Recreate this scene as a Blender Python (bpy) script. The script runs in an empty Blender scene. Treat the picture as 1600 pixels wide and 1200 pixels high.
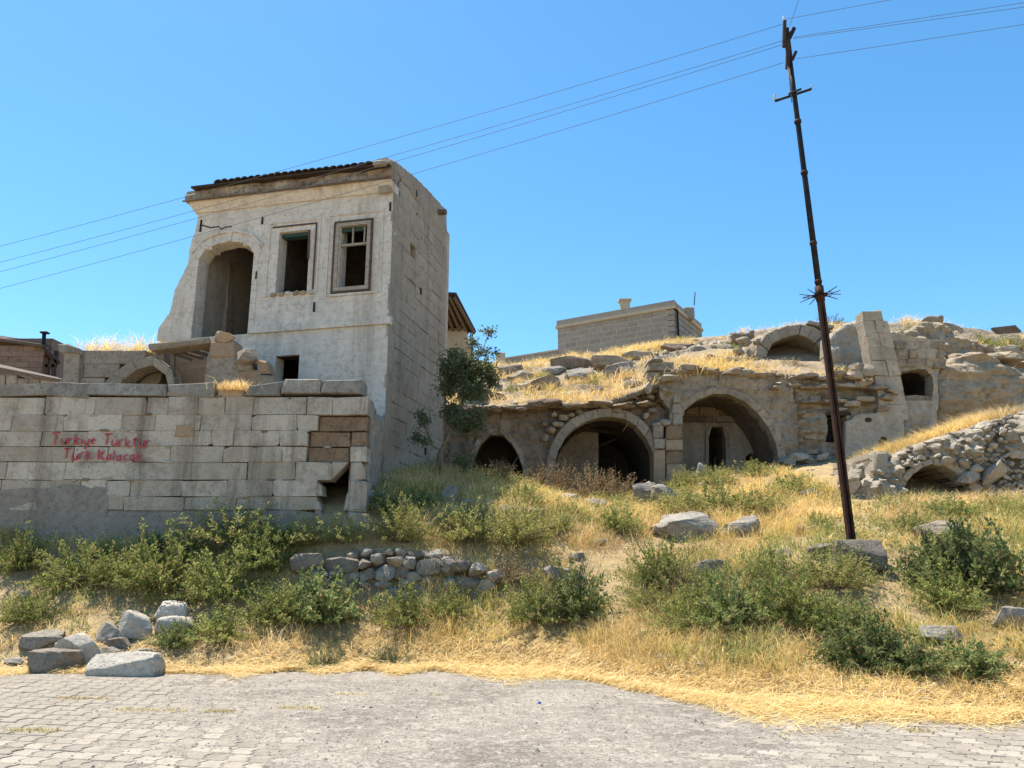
import bpy, math, random
import numpy as np
from mathutils import Vector, Matrix

# ------------------------------------------------------------------ camera, world, sun, exposure
scene = bpy.context.scene
COL = scene.collection
PITCH = math.radians(13.2); FPX = 1202.0; CAMZ = 1.6
cam = bpy.data.cameras.new('camera'); cam.sensor_width = 36; cam.lens = FPX / 1600 * 36
cam.clip_start = 0.05; cam.clip_end = 3000
cam_o = bpy.data.objects.new('camera', cam); COL.objects.link(cam_o)
cam_o.location = (0, 0, CAMZ); cam_o.rotation_euler = (math.radians(90) + PITCH, 0, 0)
scene.camera = cam_o
SUN_EL = math.radians(69); SUN_XY = Vector((-0.72, 0.69)).normalized()      # towards the sun: left and behind the ruins
w = bpy.data.worlds.new('World'); scene.world = w; w.use_nodes = True
nt = w.node_tree; nt.nodes.clear()
sky = nt.nodes.new('ShaderNodeTexSky'); sky.sky_type = 'NISHITA'; sky.sun_disc = False
sky.sun_elevation = SUN_EL; sky.sun_rotation = math.atan2(SUN_XY.x, SUN_XY.y)
sky.altitude = 1100; sky.air_density = 1.0; sky.dust_density = 0.6; sky.ozone_density = 3.0
bg = nt.nodes.new('ShaderNodeBackground'); bg.inputs[1].default_value = 0.142
wo = nt.nodes.new('ShaderNodeOutputWorld')
hs = nt.nodes.new('ShaderNodeHueSaturation'); hs.inputs['Saturation'].default_value = 1.22; hs.inputs['Hue'].default_value = 0.4885; hs.inputs['Value'].default_value = 1.0
nt.links.new(sky.outputs[0], hs.inputs['Color']); nt.links.new(hs.outputs[0], bg.inputs[0]); nt.links.new(bg.outputs[0], wo.inputs[0])
sun = bpy.data.lights.new('sun', 'SUN'); sun.energy = 5.0; sun.angle = math.radians(0.53); sun.color = (1.0, 0.94, 0.84)
sun_o = bpy.data.objects.new('sun', sun); COL.objects.link(sun_o)
sd = Vector((SUN_XY.x * math.cos(SUN_EL), SUN_XY.y * math.cos(SUN_EL), math.sin(SUN_EL)))
sun_o.rotation_euler = sd.to_track_quat('Z', 'Y').to_euler(); sun_o.location = sd * 60
scene.view_settings.view_transform = 'Standard'; scene.view_settings.look = 'None'
scene.view_settings.gamma = 1; scene.view_settings.use_curve_mapping = False
scene.view_settings.exposure = 0.82
scene.render.engine = 'CYCLES'; scene.cycles.use_denoising = True
scene.cycles.max_bounces = 6; scene.cycles.diffuse_bounces = 3; scene.cycles.transparent_max_bounces = 4; scene.cycles.caustics_reflective = False

rng = np.random.default_rng(7); random.seed(7)
Z = np.array([0, 0, 1.0])

# ------------------------------------------------------------------ measuring helpers
def ray(px, py):
    a = (px - 800) / FPX; b = (600 - py) / FPX
    return np.array([a, math.cos(PITCH) - b * math.sin(PITCH), math.sin(PITCH) + b * math.cos(PITCH)])
CAM = np.array([0, 0, CAMZ])
def P(px, py, Y):
    d = ray(px, py); return CAM + d * (Y / d[1])
def XZ(px, py, Y):
    p = P(px, py, Y); return (p[0], p[2])
def XZs(pts, Y): return [XZ(a, b, Y) for a, b in pts]
def flat(px, py, z=0.0):
    d = ray(px, py); return CAM + d * ((z - CAMZ) / d[2])
def on_plane(px, py, O, N):
    d = ray(px, py); return CAM + d * (np.dot(O - CAM, N) / np.dot(d, N))

# ------------------------------------------------------------------ noise
def _h(ix, iy, iz, s):
    n = (ix.astype(np.int64) * 374761393 + iy.astype(np.int64) * 668265263 + iz.astype(np.int64) * 2147483647 + s * 1274126177) & 0xFFFFFFFF
    n = ((n ^ (n >> 13)) * 1274126177) & 0xFFFFFFFF
    n = ((n ^ (n >> 16)) * 2246822519) & 0xFFFFFFFF
    return ((n ^ (n >> 15)) & 0xFFFFFF) / float(0xFFFFFF)
def vnoise(p, s=0):
    p = np.asarray(p, float); i = np.floor(p); f = p - i; u = f * f * (3 - 2 * f); r = 0
    for dx in (0, 1):
        for dy in (0, 1):
            for dz in (0, 1):
                wgt = (u[..., 0] if dx else 1 - u[..., 0]) * (u[..., 1] if dy else 1 - u[..., 1]) * (u[..., 2] if dz else 1 - u[..., 2])
                r = r + wgt * _h(i[..., 0] + dx, i[..., 1] + dy, i[..., 2] + dz, s)
    return r * 2 - 1
def fbm(p, s=0, o=4, g=0.5):
    r = 0; a = 1; t = 0; p = np.asarray(p, float)
    for k in range(o):
        r = r + a * vnoise(p, s + k * 17); t += a; a *= g; p = p * 2.03 + 3.1
    return r / t
def n2(x, y, f=1, s=0, o=4):
    x = np.asarray(x, float); y = np.asarray(y, float)
    return fbm(np.stack([x * f, y * f, np.zeros_like(x) + 0.37], -1), s, o)

# ------------------------------------------------------------------ mesh and object helpers
def mesh_np(name, V, Fs, smooth=False, col=None):
    """V (n,3); Fs list of (m,k) int arrays of faces"""
    me = bpy.data.meshes.new(name); V = np.asarray(V, np.float32)
    Fs = [np.asarray(f, np.int32) for f in Fs if len(f)]
    loops = np.concatenate([f.ravel() for f in Fs])
    lens = np.concatenate([np.full(len(f), f.shape[1], np.int32) for f in Fs])
    st = np.concatenate([[0], np.cumsum(lens)[:-1]]).astype(np.int32)
    me.vertices.add(len(V)); me.vertices.foreach_set('co', V.ravel())
    me.loops.add(len(loops)); me.loops.foreach_set('vertex_index', loops)
    me.polygons.add(len(lens)); me.polygons.foreach_set('loop_start', st)
    me.polygons.foreach_set('use_smooth', np.full(len(lens), bool(smooth)))
    me.update(calc_edges=True)
    if col is not None:
        a = me.color_attributes.new('Col', 'FLOAT_COLOR', 'POINT')
        c = np.ones((len(V), 4), np.float32); c[:, :3] = col
        a.data.foreach_set('color', c.ravel())
    return me
def link(name, me, mat=None, parent=None, loc=None):
    o = bpy.data.objects.new(name, me); COL.objects.link(o)
    if mat is not None and len(me.materials) == 0: me.materials.append(mat)
    if loc is not None: o.location = loc
    if parent is not None:
        o.parent = parent; o.matrix_parent_inverse = Matrix.Translation(-Vector(ROOT[root_of(parent)]))
    return o
ROOT = {}
def root_of(o):
    while o.parent is not None: o = o.parent
    return o.name
def tag(o, label=None, cat=None, group=None, kind=None):
    for k, v in (('label', label), ('category', cat), ('group', group), ('kind', kind)):
        if v: o[k] = v
    return o
def thing(name, loc, label, cat, group=None):
    o = bpy.data.objects.new(name, None); COL.objects.link(o); o.location = Vector(loc); o.empty_display_size = 0.3
    ROOT[o.name] = tuple(loc); return tag(o, label, cat, group)
def sub(o_parent, o):   # sub-part: parent under a part (parts keep world-space vertices)
    o.parent = o_parent; o.matrix_parent_inverse = Matrix.Identity(4); return o

# planes: a wall plane is (O, U, N): position = O + U*u + Z*z + N*front
class Plane:
    def __init__(s, O, U, N): s.O = np.array(O, float); s.U = np.array(U, float); s.N = np.array(N, float)
    def at(s, u, z, f=0.0):
        u = np.asarray(u, float)[..., None]; z = np.asarray(z, float)[..., None]; f = np.asarray(f, float)[..., None]
        return s.O + s.U * u + Z * z + s.N * f
    def px(s, px, py):
        p = on_plane(px, py, s.O, s.N); return (float(np.dot(p - s.O, s.U)), float(p[2]))
    def pxs(s, pts): return [s.px(a, b) for a, b in pts]
def yplane(Y): return Plane((0, Y, 0), (1, 0, 0), (0, -1, 0))

def prism(name, plane, poly, front, depth, mat, parent, bevel=0.02, jit=0.0, fj=0.0):
    """a stone: polygon in the wall plane, bevelled front edge, given depth"""
    q = np.array(poly, float)
    if jit: q = q + rng.uniform(-jit, jit, q.shape)
    n = len(q); c = q.mean(0)
    area = 0.5 * np.sum(q[:, 0] * np.roll(q[:, 1], -1) - np.roll(q[:, 0], -1) * q[:, 1])
    if area < 0: q = q[::-1]
    d = np.linalg.norm(q - c, axis=1, keepdims=True)
    qi = c + (q - c) * np.clip(1 - bevel * 1.5 / np.maximum(d, 1e-4), 0.3, 1)
    fr = front + (rng.uniform(-fj, fj, n) if fj else 0)
    A = plane.at(qi[:, 0], qi[:, 1], fr); B = plane.at(q[:, 0], q[:, 1], front - bevel); C = plane.at(q[:, 0], q[:, 1], front - depth)
    V = np.concatenate([A, B, C]); i = np.arange(n); j = (i + 1) % n
    quads = np.concatenate([np.stack([i, i + n, j + n, j], 1), np.stack([i + n, i + 2 * n, j + 2 * n, j + n], 1)])
    # orientation: outward normal is +N; U x Z must agree
    flip = np.dot(np.cross(plane.U, Z), plane.N) < 0
    f1 = i[None, :]; f3 = (i + 2 * n)[::-1][None, :]
    if flip: f1 = f1[:, ::-1]; f3 = f3[:, ::-1]; quads = quads[:, ::-1]
    me = mesh_np(name, V, [f1, quads[:, ::-1][:, ::-1], f3])
    return link(name, me, mat, parent)

def boxm(name, c, size, mat, parent, bevel=0.01, rot=None, jit=0.0):
    """bevelled box centred at c; rot = 3x3 columns axes"""
    hx, hy, hz = [s / 2 for s in size]; b = min(bevel, hx * .6, hy * .6, hz * .6)
    V = []; idx = {}
    for sx in (-1, 1):
        for sy in (-1, 1):
            for sz in (-1, 1):
                for a in range(3):
                    v = [sx * (hx - (b if a != 0 else 0)), sy * (hy - (b if a != 1 else 0)), sz * (hz - (b if a != 2 else 0))]
                    idx[(sx, sy, sz, a)] = len(V); V.append(v)
    F4 = []; F3 = []
    for a in range(3):
        o1, o2 = (a + 1) % 3, (a + 2) % 3
        for s in (-1, 1):
            r = []
            for (p, q) in ((-1, -1), (1, -1), (1, 1), (-1, 1)):
                k = [0, 0, 0]; k[a] = s; k[o1] = p; k[o2] = q; r.append(idx[(*k, a)])
            F4.append(r if s > 0 else r[::-1])
        # edges parallel to axis a
        for p in (-1, 1):
            for q in (-1, 1):
                k0 = [0, 0, 0]; k0[o1] = p; k0[o2] = q; k1 = list(k0); k0[a] = -1; k1[a] = 1
                r = [idx[(*k0, o1)], idx[(*k1, o1)], idx[(*k1, o2)], idx[(*k0, o2)]]
                F4.append(r if p * q < 0 else r[::-1])
    for sx in (-1, 1):
        for sy in (-1, 1):
            for sz in (-1, 1):
                r = [idx[(sx, sy, sz, a)] for a in range(3)]
                F3.append(r if sx * sy * sz > 0 else r[::-1])
    V = np.array(V)
    if jit: V = V + rng.uniform(-jit, jit, V.shape)
    if rot is not None: V = V @ np.array(rot, float).T
    V = V + np.array(c, float)
    return link(name, mesh_np(name, V, [np.array(F4), np.array(F3)]), mat, parent)

def pip(pts, poly):
    x, y = pts[:, 0], pts[:, 1]; ins = np.zeros(len(pts), bool); n = len(poly)
    for i in range(n):
        x0, y0 = poly[i]; x1, y1 = poly[(i + 1) % n]
        if y0 == y1: continue
        c = ((y0 > y) != (y1 > y)) & (x < (x1 - x0) * (y - y0) / (y1 - y0) + x0); ins ^= c
    return ins
def nearest(pts, polys):
    bd = np.full(len(pts), 1e9); bp = pts.copy()
    for poly in polys:
        n = len(poly)
        for i in range(n):
            a = np.array(poly[i], float); b = np.array(poly[(i + 1) % n], float); ab = b - a; L = ab @ ab
            if L < 1e-12: continue
            t = np.clip(((pts - a) @ ab) / L, 0, 1); q = a + t[:, None] * ab; d = np.linalg.norm(pts - q, axis=1)
            m = d < bd; bd[m] = d[m]; bp[m] = q[m]
    return bd, bp

def relief(name, plane, poly, holes, thick, res, disp, mat, parent, round_r=0.0, round_d=0.0, smooth=True, wob=0.0):
    """rough wall or rock face: a grid cut to an outline with holes, displaced by disp(u, z), with real thickness"""
    poly = [tuple(p) for p in poly]; polys = [poly] + [list(h) for h in holes]
    a = np.array(poly); u0, z0 = a.min(0) - res; u1, z1 = a.max(0) + res
    nu = int((u1 - u0) / res) + 2; nz = int((z1 - z0) / res) + 2
    gu, gz = np.meshgrid(u0 + np.arange(nu) * res, z0 + np.arange(nz) * res)
    pts = np.stack([gu.ravel(), gz.ravel()], 1)
    ins = pip(pts, poly)
    for h in holes: ins &= ~pip(pts, h)
    d, q = nearest(pts, polys)
    snap = d < 0.55 * res
    ok = ins | snap
    pts2 = pts.copy(); pts2[snap] = q[snap]
    okg = ok.reshape(nz, nu); ing = ins.reshape(nz, nu)
    cell = okg[:-1, :-1] & okg[1:, :-1] & okg[:-1, 1:] & okg[1:, 1:]
    cell &= (ing[:-1, :-1] | ing[1:, :-1] | ing[:-1, 1:] | ing[1:, 1:])
    jz, iu = np.nonzero(cell); a0 = jz * nu + iu
    quads = np.stack([a0, a0 + 1, a0 + nu + 1, a0 + nu], 1)
    used = np.unique(quads); mp = -np.ones(len(pts), int); mp[used] = np.arange(len(used)); quads = mp[quads]
    p2 = pts2[used]; dd = d[used] * ~snap[used]
    if wob: p2 = p2 + wob * np.stack([n2(p2[:, 0], p2[:, 1], 3, 91), n2(p2[:, 0], p2[:, 1], 3, 92)], 1)
    f = disp(p2[:, 0], p2[:, 1])
    if round_r > 0:
        d0, _ = nearest(p2, [poly]); k = np.clip(d0 / round_r, 0, 1); f = f - round_d * (1 - np.sqrt(1 - (1 - k) ** 2))
    A = plane.at(p2[:, 0], p2[:, 1], f); B = plane.at(p2[:, 0], p2[:, 1], -thick)
    n = len(used)
    e = np.concatenate([quads[:, [0, 1]], quads[:, [1, 2]], quads[:, [2, 3]], quads[:, [3, 0]]])
    key = np.minimum(e[:, 0], e[:, 1]).astype(np.int64) * n + np.maximum(e[:, 0], e[:, 1])
    _, inv, cnt = np.unique(key, return_inverse=True, return_counts=True)
    be = e[cnt[inv] == 1]
    side = np.stack([be[:, 0], be[:, 0] + n, be[:, 1] + n, be[:, 1]], 1)
    back = (quads + n)[:, ::-1]
    F = np.concatenate([quads, side, back])
    if np.dot(np.cross(plane.U, Z), plane.N) < 0: F = F[:, ::-1]
    me = mesh_np(name, np.concatenate([A, B]), [F], smooth)
    if smooth:
        shade_auto(me, 26)
    return link(name, me, mat, parent)

def rough(seed, amp, f=1.2, strata=0.0, sf=5.0, fine=0.015, bil=0.0):
    def fn(u, z):
        r = amp * n2(u, z, f, seed, 4) + fine * (n2(u, z, 5.5, seed + 5, 4) - np.maximum(0, n2(u, z, 2.6, seed + 7, 3) - .18) * 5)
        if bil: r = r + bil * (1.6 * np.abs(n2(u, z, 1.5, seed + 21, 2)) + .9 * np.abs(n2(u, z, 3.7, seed + 23, 2)) + .45 * np.abs(n2(u, z, 8.5, seed + 25, 2)) - .4)
        if strata: r = r + strata * fbm(np.stack([u * 0.7, z * sf, u * 0 + seed], -1), seed + 9, 3)
        return r
    return fn

def blocks_wall(plane, z0, rows, lim, holes, lens, depth, mat, parent, name='stone_block', bevel=0.012, jit=0.006, fj=0.004, gap=0.004, front=0.0, fvar=0.004, pick=None, slant=False, chip=0.0):
    """courses of dressed stones; lim(z)->(u0,u1); holes(z)->list of intervals"""
    z = z0; k = 0
    for h in rows:
        zm = z + h / 2; u0, u1 = lim(zm)
        segs = [(u0, u1)]
        for (a, b) in holes(zm):
            ns = []
            for (s, e) in segs:
                if b <= s or a >= e: ns.append((s, e)); continue
                if a > s: ns.append((s, a))
                if b < e: ns.append((b, e))
            segs = ns
        for (s, e) in segs:
            if e - s < 0.05: continue
            u = s; first = True
            while u < e - 1e-6:
                L = random.uniform(*lens) * (random.uniform(.4, .8) if first and k % 2 else 1); first = False
                if e - (u + L) < lens[0] * 0.5: L = e - u
                m, fo = (mat, front) if pick is None else pick(u + L / 2, zm, mat, front)
                if m is not None:
                    fv = fo + random.uniform(-fvar, fvar)
                    g = gap / 2 * (random.uniform(.2, 2.0) if chip else 1)
                    ub, ut = (lim(z + .01)[0], lim(z + h - .01)[0]) if slant and abs(u - u0) < 1e-6 else (u, u)
                    qd = [(ub + g, z + g), (u + L - g, z + g), (u + L - g, z + h - g), (ut + g, z + h - g)]
                    if chip and random.random() < chip:
                        ci = random.randrange(4); p0, p1, p2 = np.array(qd[ci - 1]), np.array(qd[ci]), np.array(qd[(ci + 1) % 4]); ca, cb = random.uniform(.04, .14), random.uniform(.03, .10)
                        qd = qd[:ci] + [tuple(p1 + (p0 - p1) / np.linalg.norm(p0 - p1) * ca), tuple(p1 + (p2 - p1) / np.linalg.norm(p2 - p1) * cb)] + qd[ci + 1:]
                    prism(name, plane, qd, fv, depth + fo, m, parent, bevel, jit, fj)
                u += L
        z += h; k += 1

def ring(plane, inner, outer, n, front, depth, mat, parent, name='voussoir', bevel=0.015, jit=0.006):
    """arch stones between two polylines of equal parametrisation"""
    def resample(pl, m):
        pl = np.array(pl, float); s = np.concatenate([[0], np.cumsum(np.linalg.norm(np.diff(pl, axis=0), axis=1))]); t = np.linspace(0, s[-1], m)
        return np.stack([np.interp(t, s, pl[:, 0]), np.interp(t, s, pl[:, 1])], 1)
    I = resample(inner, n + 1); O = resample(outer, n + 1)
    for k in range(n):
        prism(name, plane, [I[k], I[k + 1], O[k + 1], O[k]], front + random.uniform(-.012, .012), depth, mat, parent, bevel, jit, 0.006)

def tunnel(name, plane, line, front, depth, mat, parent, seg=10, amp=0.03, seed=0, back=True):
    """vault soffit swept back from an arch line; closed by a back face"""
    pl = np.array(line, float); s = np.concatenate([[0], np.cumsum(np.linalg.norm(np.diff(pl, axis=0), axis=1))]); m = 41
    t = np.linspace(0, s[-1], m); q = np.stack([np.interp(t, s, pl[:, 0]), np.interp(t, s, pl[:, 1])], 1)
    V = []; c = q.mean(0)
    for k in range(seg + 1):
        f = front - depth * k / seg
        nz = amp * n2(q[:, 0] * 2 + 5 * k / seg, q[:, 1] * 2 + k * .7, 1.1, seed, 3) if k else 0
        dv = (q - c) / np.linalg.norm(q - c, axis=1, keepdims=True)
        qq = q + dv * (np.abs(nz)[:, None] if k else 0)
        V.append(plane.at(qq[:, 0], qq[:, 1], f))
    V = np.concatenate(V); i = np.arange(m - 1)
    F = np.concatenate([np.stack([k * m + i, k * m + i + 1, (k + 1) * m + i + 1, (k + 1) * m + i], 1) for k in range(seg)])
    Fs = [F]
    if back: Fs.append(np.arange(seg * m, (seg + 1) * m)[None, :])
    return link(name, mesh_np(name, V, Fs, True), mat, parent)

def tube(path, rad, sides=6):
    path = np.array(path, float); n = len(path); rad = np.broadcast_to(np.asarray(rad, float), (n,))
    T = np.gradient(path, axis=0); T /= np.linalg.norm(T, axis=1, keepdims=True)
    ref = np.array([0, 0, 1.0]) if abs(T[0][2]) < .9 else np.array([0, 1.0, 0])
    A = np.cross(T, ref); A /= np.linalg.norm(A, axis=1, keepdims=True); B = np.cross(T, A)
    th = np.arange(sides) * 2 * math.pi / sides
    V = path[:, None, :] + rad[:, None, None] * (np.cos(th)[None, :, None] * A[:, None, :] + np.sin(th)[None, :, None] * B[:, None, :])
    V = V.reshape(-1, 3); i = np.arange(sides); j = (i + 1) % sides
    F = np.concatenate([np.stack([k * sides + i, k * sides + j, (k + 1) * sides + j, (k + 1) * sides + i], 1) for k in range(n - 1)])
    caps = np.stack([i[::-1], (n - 1) * sides + i])
    return V, F, caps
def tube_obj(name, path, rad, mat, parent=None, sides=8, smooth=True):
    V, F, c = tube(path, rad, sides); return link(name, mesh_np(name, V, [F, c], smooth), mat, parent)
def beam(name, a, b, wdt, hgt, mat, parent, up=(0, 0, 1), bevel=0.01, jit=0.0):
    a = np.array(a, float); b = np.array(b, float); d = b - a; L = np.linalg.norm(d); d /= L
    up = np.array(up, float); s = np.cross(d, up); s /= np.linalg.norm(s); t = np.cross(s, d)
    return boxm(name, (a + b) / 2, (L, wdt, hgt), mat, parent, bevel, np.stack([d, s, t], 1), jit)

_ico = {}
def ico(k):
    if k not in _ico:
        import bmesh
        bm = bmesh.new(); bmesh.ops.create_icosphere(bm, subdivisions=k, radius=1)
        _ico[k] = (np.array([v.co[:] for v in bm.verts]), np.array([[v.index for v in f.verts] for f in bm.faces])); bm.free()
    return _ico[k]
def rock_mesh(seed, size, k=3, blocky=0.5, amp=0.18, fine=0.03, nf=13):
    V, F = ico(k); V = V.copy(); r = np.random.default_rng(seed)
    m = np.max(np.abs(V), axis=1, keepdims=True); cube = V / m
    V = V * (1 - blocky) + cube * blocky * 0.85
    for _ in range(nf):     # knock facets off
        d = r.normal(size=3); d /= np.linalg.norm(d); t = r.uniform(.58, .88); s = V @ d; o = np.maximum(s - t, 0); V = V - o[:, None] * d
    n0 = fbm(V * 1.3 + seed * 7.7, seed, 3); n1 = fbm(V * 4 + seed, seed + 3, 3)
    V = V * (1 + amp * .8 * n0 + fine * 2 * n1 - fine * 3 * np.maximum(0, .12 - np.abs(fbm(V * 2.2 + seed * 3.1, seed + 8, 2))))[:, None]
    V = V * (np.array(size) / 2)
    return mesh_np('rock', V, [F], False)
def shade_auto(me, ang=24):
    me.polygons.foreach_set('use_smooth', np.ones(len(me.polygons), bool))
    try: me.set_sharp_from_angle(angle=math.radians(ang))
    except Exception: pass
    return me

# ------------------------------------------------------------------ materials
def newmat(name):
    m = bpy.data.materials.new(name); m.use_nodes = True; t = m.node_tree; t.nodes.clear()
    o = t.nodes.new('ShaderNodeOutputMaterial'); b = t.nodes.new('ShaderNodeBsdfPrincipled'); t.links.new(b.outputs[0], o.inputs[0])
    b.inputs['Specular IOR Level'].default_value = 0.15; b.inputs['Roughness'].default_value = 0.9
    return m, t, b
def nd(t, typ, **kw):
    n = t.nodes.new(typ)
    for k, v in kw.items():
        if hasattr(n, k): setattr(n, k, v)
        else: n.inputs[k].default_value = v
    return n
def mixc(t, fac, a, b, blend='MIX'):
    n = t.nodes.new('ShaderNodeMix'); n.data_type = 'RGBA'; n.blend_type = blend
    for sock, v in ((n.inputs[0], fac), (n.inputs[6], a), (n.inputs[7], b)):
        if hasattr(v, 'is_linked'): t.links.new(v, sock)
        else: sock.default_value = v if not isinstance(v, tuple) else (*v, 1)
    return n.outputs[2]
def ramp(t, src, a, b):
    n = t.nodes.new('ShaderNodeMapRange'); n.clamp = True; n.inputs[1].default_value = a; n.inputs[2].default_value = b
    t.links.new(src, n.inputs[0]); return n.outputs[0]
def noise(t, vec, scale, detail=5, rough=0.6, dist=0.0):
    n = nd(t, 'ShaderNodeTexNoise'); n.inputs['Scale'].default_value = scale; n.inputs['Detail'].default_value = detail
    n.inputs['Roughness'].default_value = rough; n.inputs['Distortion'].default_value = dist
    t.links.new(vec, n.inputs['Vector']); return n.outputs[0]
def stone(name, c1, c2, c3, scale=0.9, objvar=0.12, streak=0.0, bump=0.5, bs=14, pits=0.3, rough=0.92, dark=(0.07, 0.06, 0.05), lichen=0.0, pos=True, strata=0.0, tint=None):
    m, t, b = newmat(name)
    if pos: vec = nd(t, 'ShaderNodeNewGeometry').outputs['Position']
    else: vec = nd(t, 'ShaderNodeTexCoord').outputs['Object']
    big = noise(t, vec, scale, 6, .65, .3); c = mixc(t, ramp(t, big, .35, .65), c1, c2)
    mid = noise(t, vec, scale * 5.3, 6, .7); c = mixc(t, ramp(t, mid, .48, .72), c, c3)
    fine = noise(t, vec, 38, 4, .7)
    fm = nd(t, 'ShaderNodeMapRange'); fm.inputs[1].default_value = .3; fm.inputs[2].default_value = .7; fm.inputs[3].default_value = .78; fm.inputs[4].default_value = 1.15
    t.links.new(fine, fm.inputs[0]); c = mixc(t, 1.0, c, fm.outputs[0], 'MULTIPLY')
    if objvar:
        oi = nd(t, 'ShaderNodeObjectInfo'); om = nd(t, 'ShaderNodeMapRange'); om.inputs[3].default_value = 1 - objvar; om.inputs[4].default_value = 1 + objvar
        t.links.new(oi.outputs['Random'], om.inputs[0]); c = mixc(t, 1.0, c, om.outputs[0], 'MULTIPLY')
    if tint:
        oi2 = nd(t, 'ShaderNodeObjectInfo'); wn = nd(t, 'ShaderNodeTexWhiteNoise', noise_dimensions='1D'); t.links.new(oi2.outputs['Random'], wn.inputs['W']); c = mixc(t, ramp(t, wn.outputs['Value'], .35, 1.25), c, tint)
    if streak:
        mp = nd(t, 'ShaderNodeMapping'); mp.inputs['Scale'].default_value = (2.0, 2.0, .20); t.links.new(vec, mp.inputs[0])
        s = noise(t, mp.outputs[0], 1.0, 5, .7, .2); s = ramp(t, s, .50, .70)
        mm = nd(t, 'ShaderNodeMath', operation='MULTIPLY'); t.links.new(s, mm.inputs[0]); mm.inputs[1].default_value = streak
        c = mixc(t, mm.outputs[0], c, dark)
    if lichen:
        l = noise(t, vec, 6.5, 5, .75); l = ramp(t, l, .57, .68); mm = nd(t, 'ShaderNodeMath', operation='MULTIPLY'); t.links.new(l, mm.inputs[0]); mm.inputs[1].default_value = lichen
        c = mixc(t, mm.outputs[0], c, dark)
    t.links.new(c, b.inputs['Base Color']); b.inputs['Roughness'].default_value = rough
    hb = noise(t, vec, bs, 9, .68)
    if pits:
        vo = nd(t, 'ShaderNodeTexVoronoi'); vo.inputs['Scale'].default_value = bs * 1.6; t.links.new(vec, vo.inputs['Vector'])
        pr = ramp(t, vo.outputs['Distance'], 0.0, .32); ad = nd(t, 'ShaderNodeMath', operation='MULTIPLY_ADD'); t.links.new(pr, ad.inputs[0]); ad.inputs[1].default_value = pits; t.links.new(hb, ad.inputs[2]); hb = ad.outputs[0]
    if strata:
        mp = nd(t, 'ShaderNodeMapping'); mp.inputs['Scale'].default_value = (.6, .6, 9); t.links.new(vec, mp.inputs[0])
        s = noise(t, mp.outputs[0], 1.0, 6, .7, .4); ad = nd(t, 'ShaderNodeMath', operation='MULTIPLY_ADD'); t.links.new(s, ad.inputs[0]); ad.inputs[1].default_value = strata; t.links.new(hb, ad.inputs[2]); hb = ad.outputs[0]
    bp = nd(t, 'ShaderNodeBump'); bp.inputs['Strength'].default_value = bump; bp.inputs['Distance'].default_value = .035
    t.links.new(hb, bp.inputs['Height']); t.links.new(bp.outputs[0], b.inputs['Normal'])
    return m
def plain(name, c1, c2, scale=8, rough=.7, metal=0.0, bump=.2, bs=30):
    m, t, b = newmat(name); vec = nd(t, 'ShaderNodeNewGeometry').outputs['Position']
    c = mixc(t, ramp(t, noise(t, vec, scale, 6, .7), .38, .64), c1, c2); t.links.new(c, b.inputs['Base Color'])
    b.inputs['Roughness'].default_value = rough; b.inputs['Metallic'].default_value = metal
    bp = nd(t, 'ShaderNodeBump'); bp.inputs['Strength'].default_value = bump; bp.inputs['Distance'].default_value = .02
    t.links.new(noise(t, vec, bs, 6, .7), bp.inputs['Height']); t.links.new(bp.outputs[0], b.inputs['Normal'])
    return m
def wood(name, c1, c2):
    m, t, b = newmat(name); g = nd(t, 'ShaderNodeNewGeometry'); mp = nd(t, 'ShaderNodeMapping'); mp.inputs['Scale'].default_value = (2, 9, 14); t.links.new(g.outputs['Position'], mp.inputs[0])
    n = noise(t, mp.outputs[0], 1.6, 7, .7, .5); c = mixc(t, ramp(t, n, .35, .65), c1, c2); t.links.new(c, b.inputs['Base Color'])
    bp = nd(t, 'ShaderNodeBump'); bp.inputs['Strength'].default_value = .5; bp.inputs['Distance'].default_value = .02; t.links.new(n, bp.inputs['Height']); t.links.new(bp.outputs[0], b.inputs['Normal'])
    b.inputs['Roughness'].default_value = .8; return m
def leafmat(name, trans=0.4, gloss=0.25):
    m = bpy.data.materials.new(name); m.use_nodes = True; t = m.node_tree; t.nodes.clear()
    o = t.nodes.new('ShaderNodeOutputMaterial'); a = nd(t, 'ShaderNodeVertexColor', layer_name='Col')
    b = t.nodes.new('ShaderNodeBsdfPrincipled'); b.inputs['Roughness'].default_value = .55; b.inputs['Specular IOR Level'].default_value = gloss
    oi = nd(t, 'ShaderNodeObjectInfo'); om = nd(t, 'ShaderNodeMapRange'); om.inputs[3].default_value = 1.0; om.inputs[4].default_value = 1.5
    t.links.new(oi.outputs['Random'], om.inputs[0]); c = mixc(t, 1.0, a.outputs[0], om.outputs[0], 'MULTIPLY')
    t.links.new(c, b.inputs['Base Color'])
    tr = t.nodes.new('ShaderNodeBsdfTranslucent'); t.links.new(c, tr.inputs[0])
    mx = t.nodes.new('ShaderNodeMixShader'); mx.inputs[0].default_value = trans
    t.links.new(b.outputs[0], mx.inputs[1]); t.links.new(tr.outputs[0], mx.inputs[2]); t.links.new(mx.outputs[0], o.inputs[0]); return m

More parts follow.
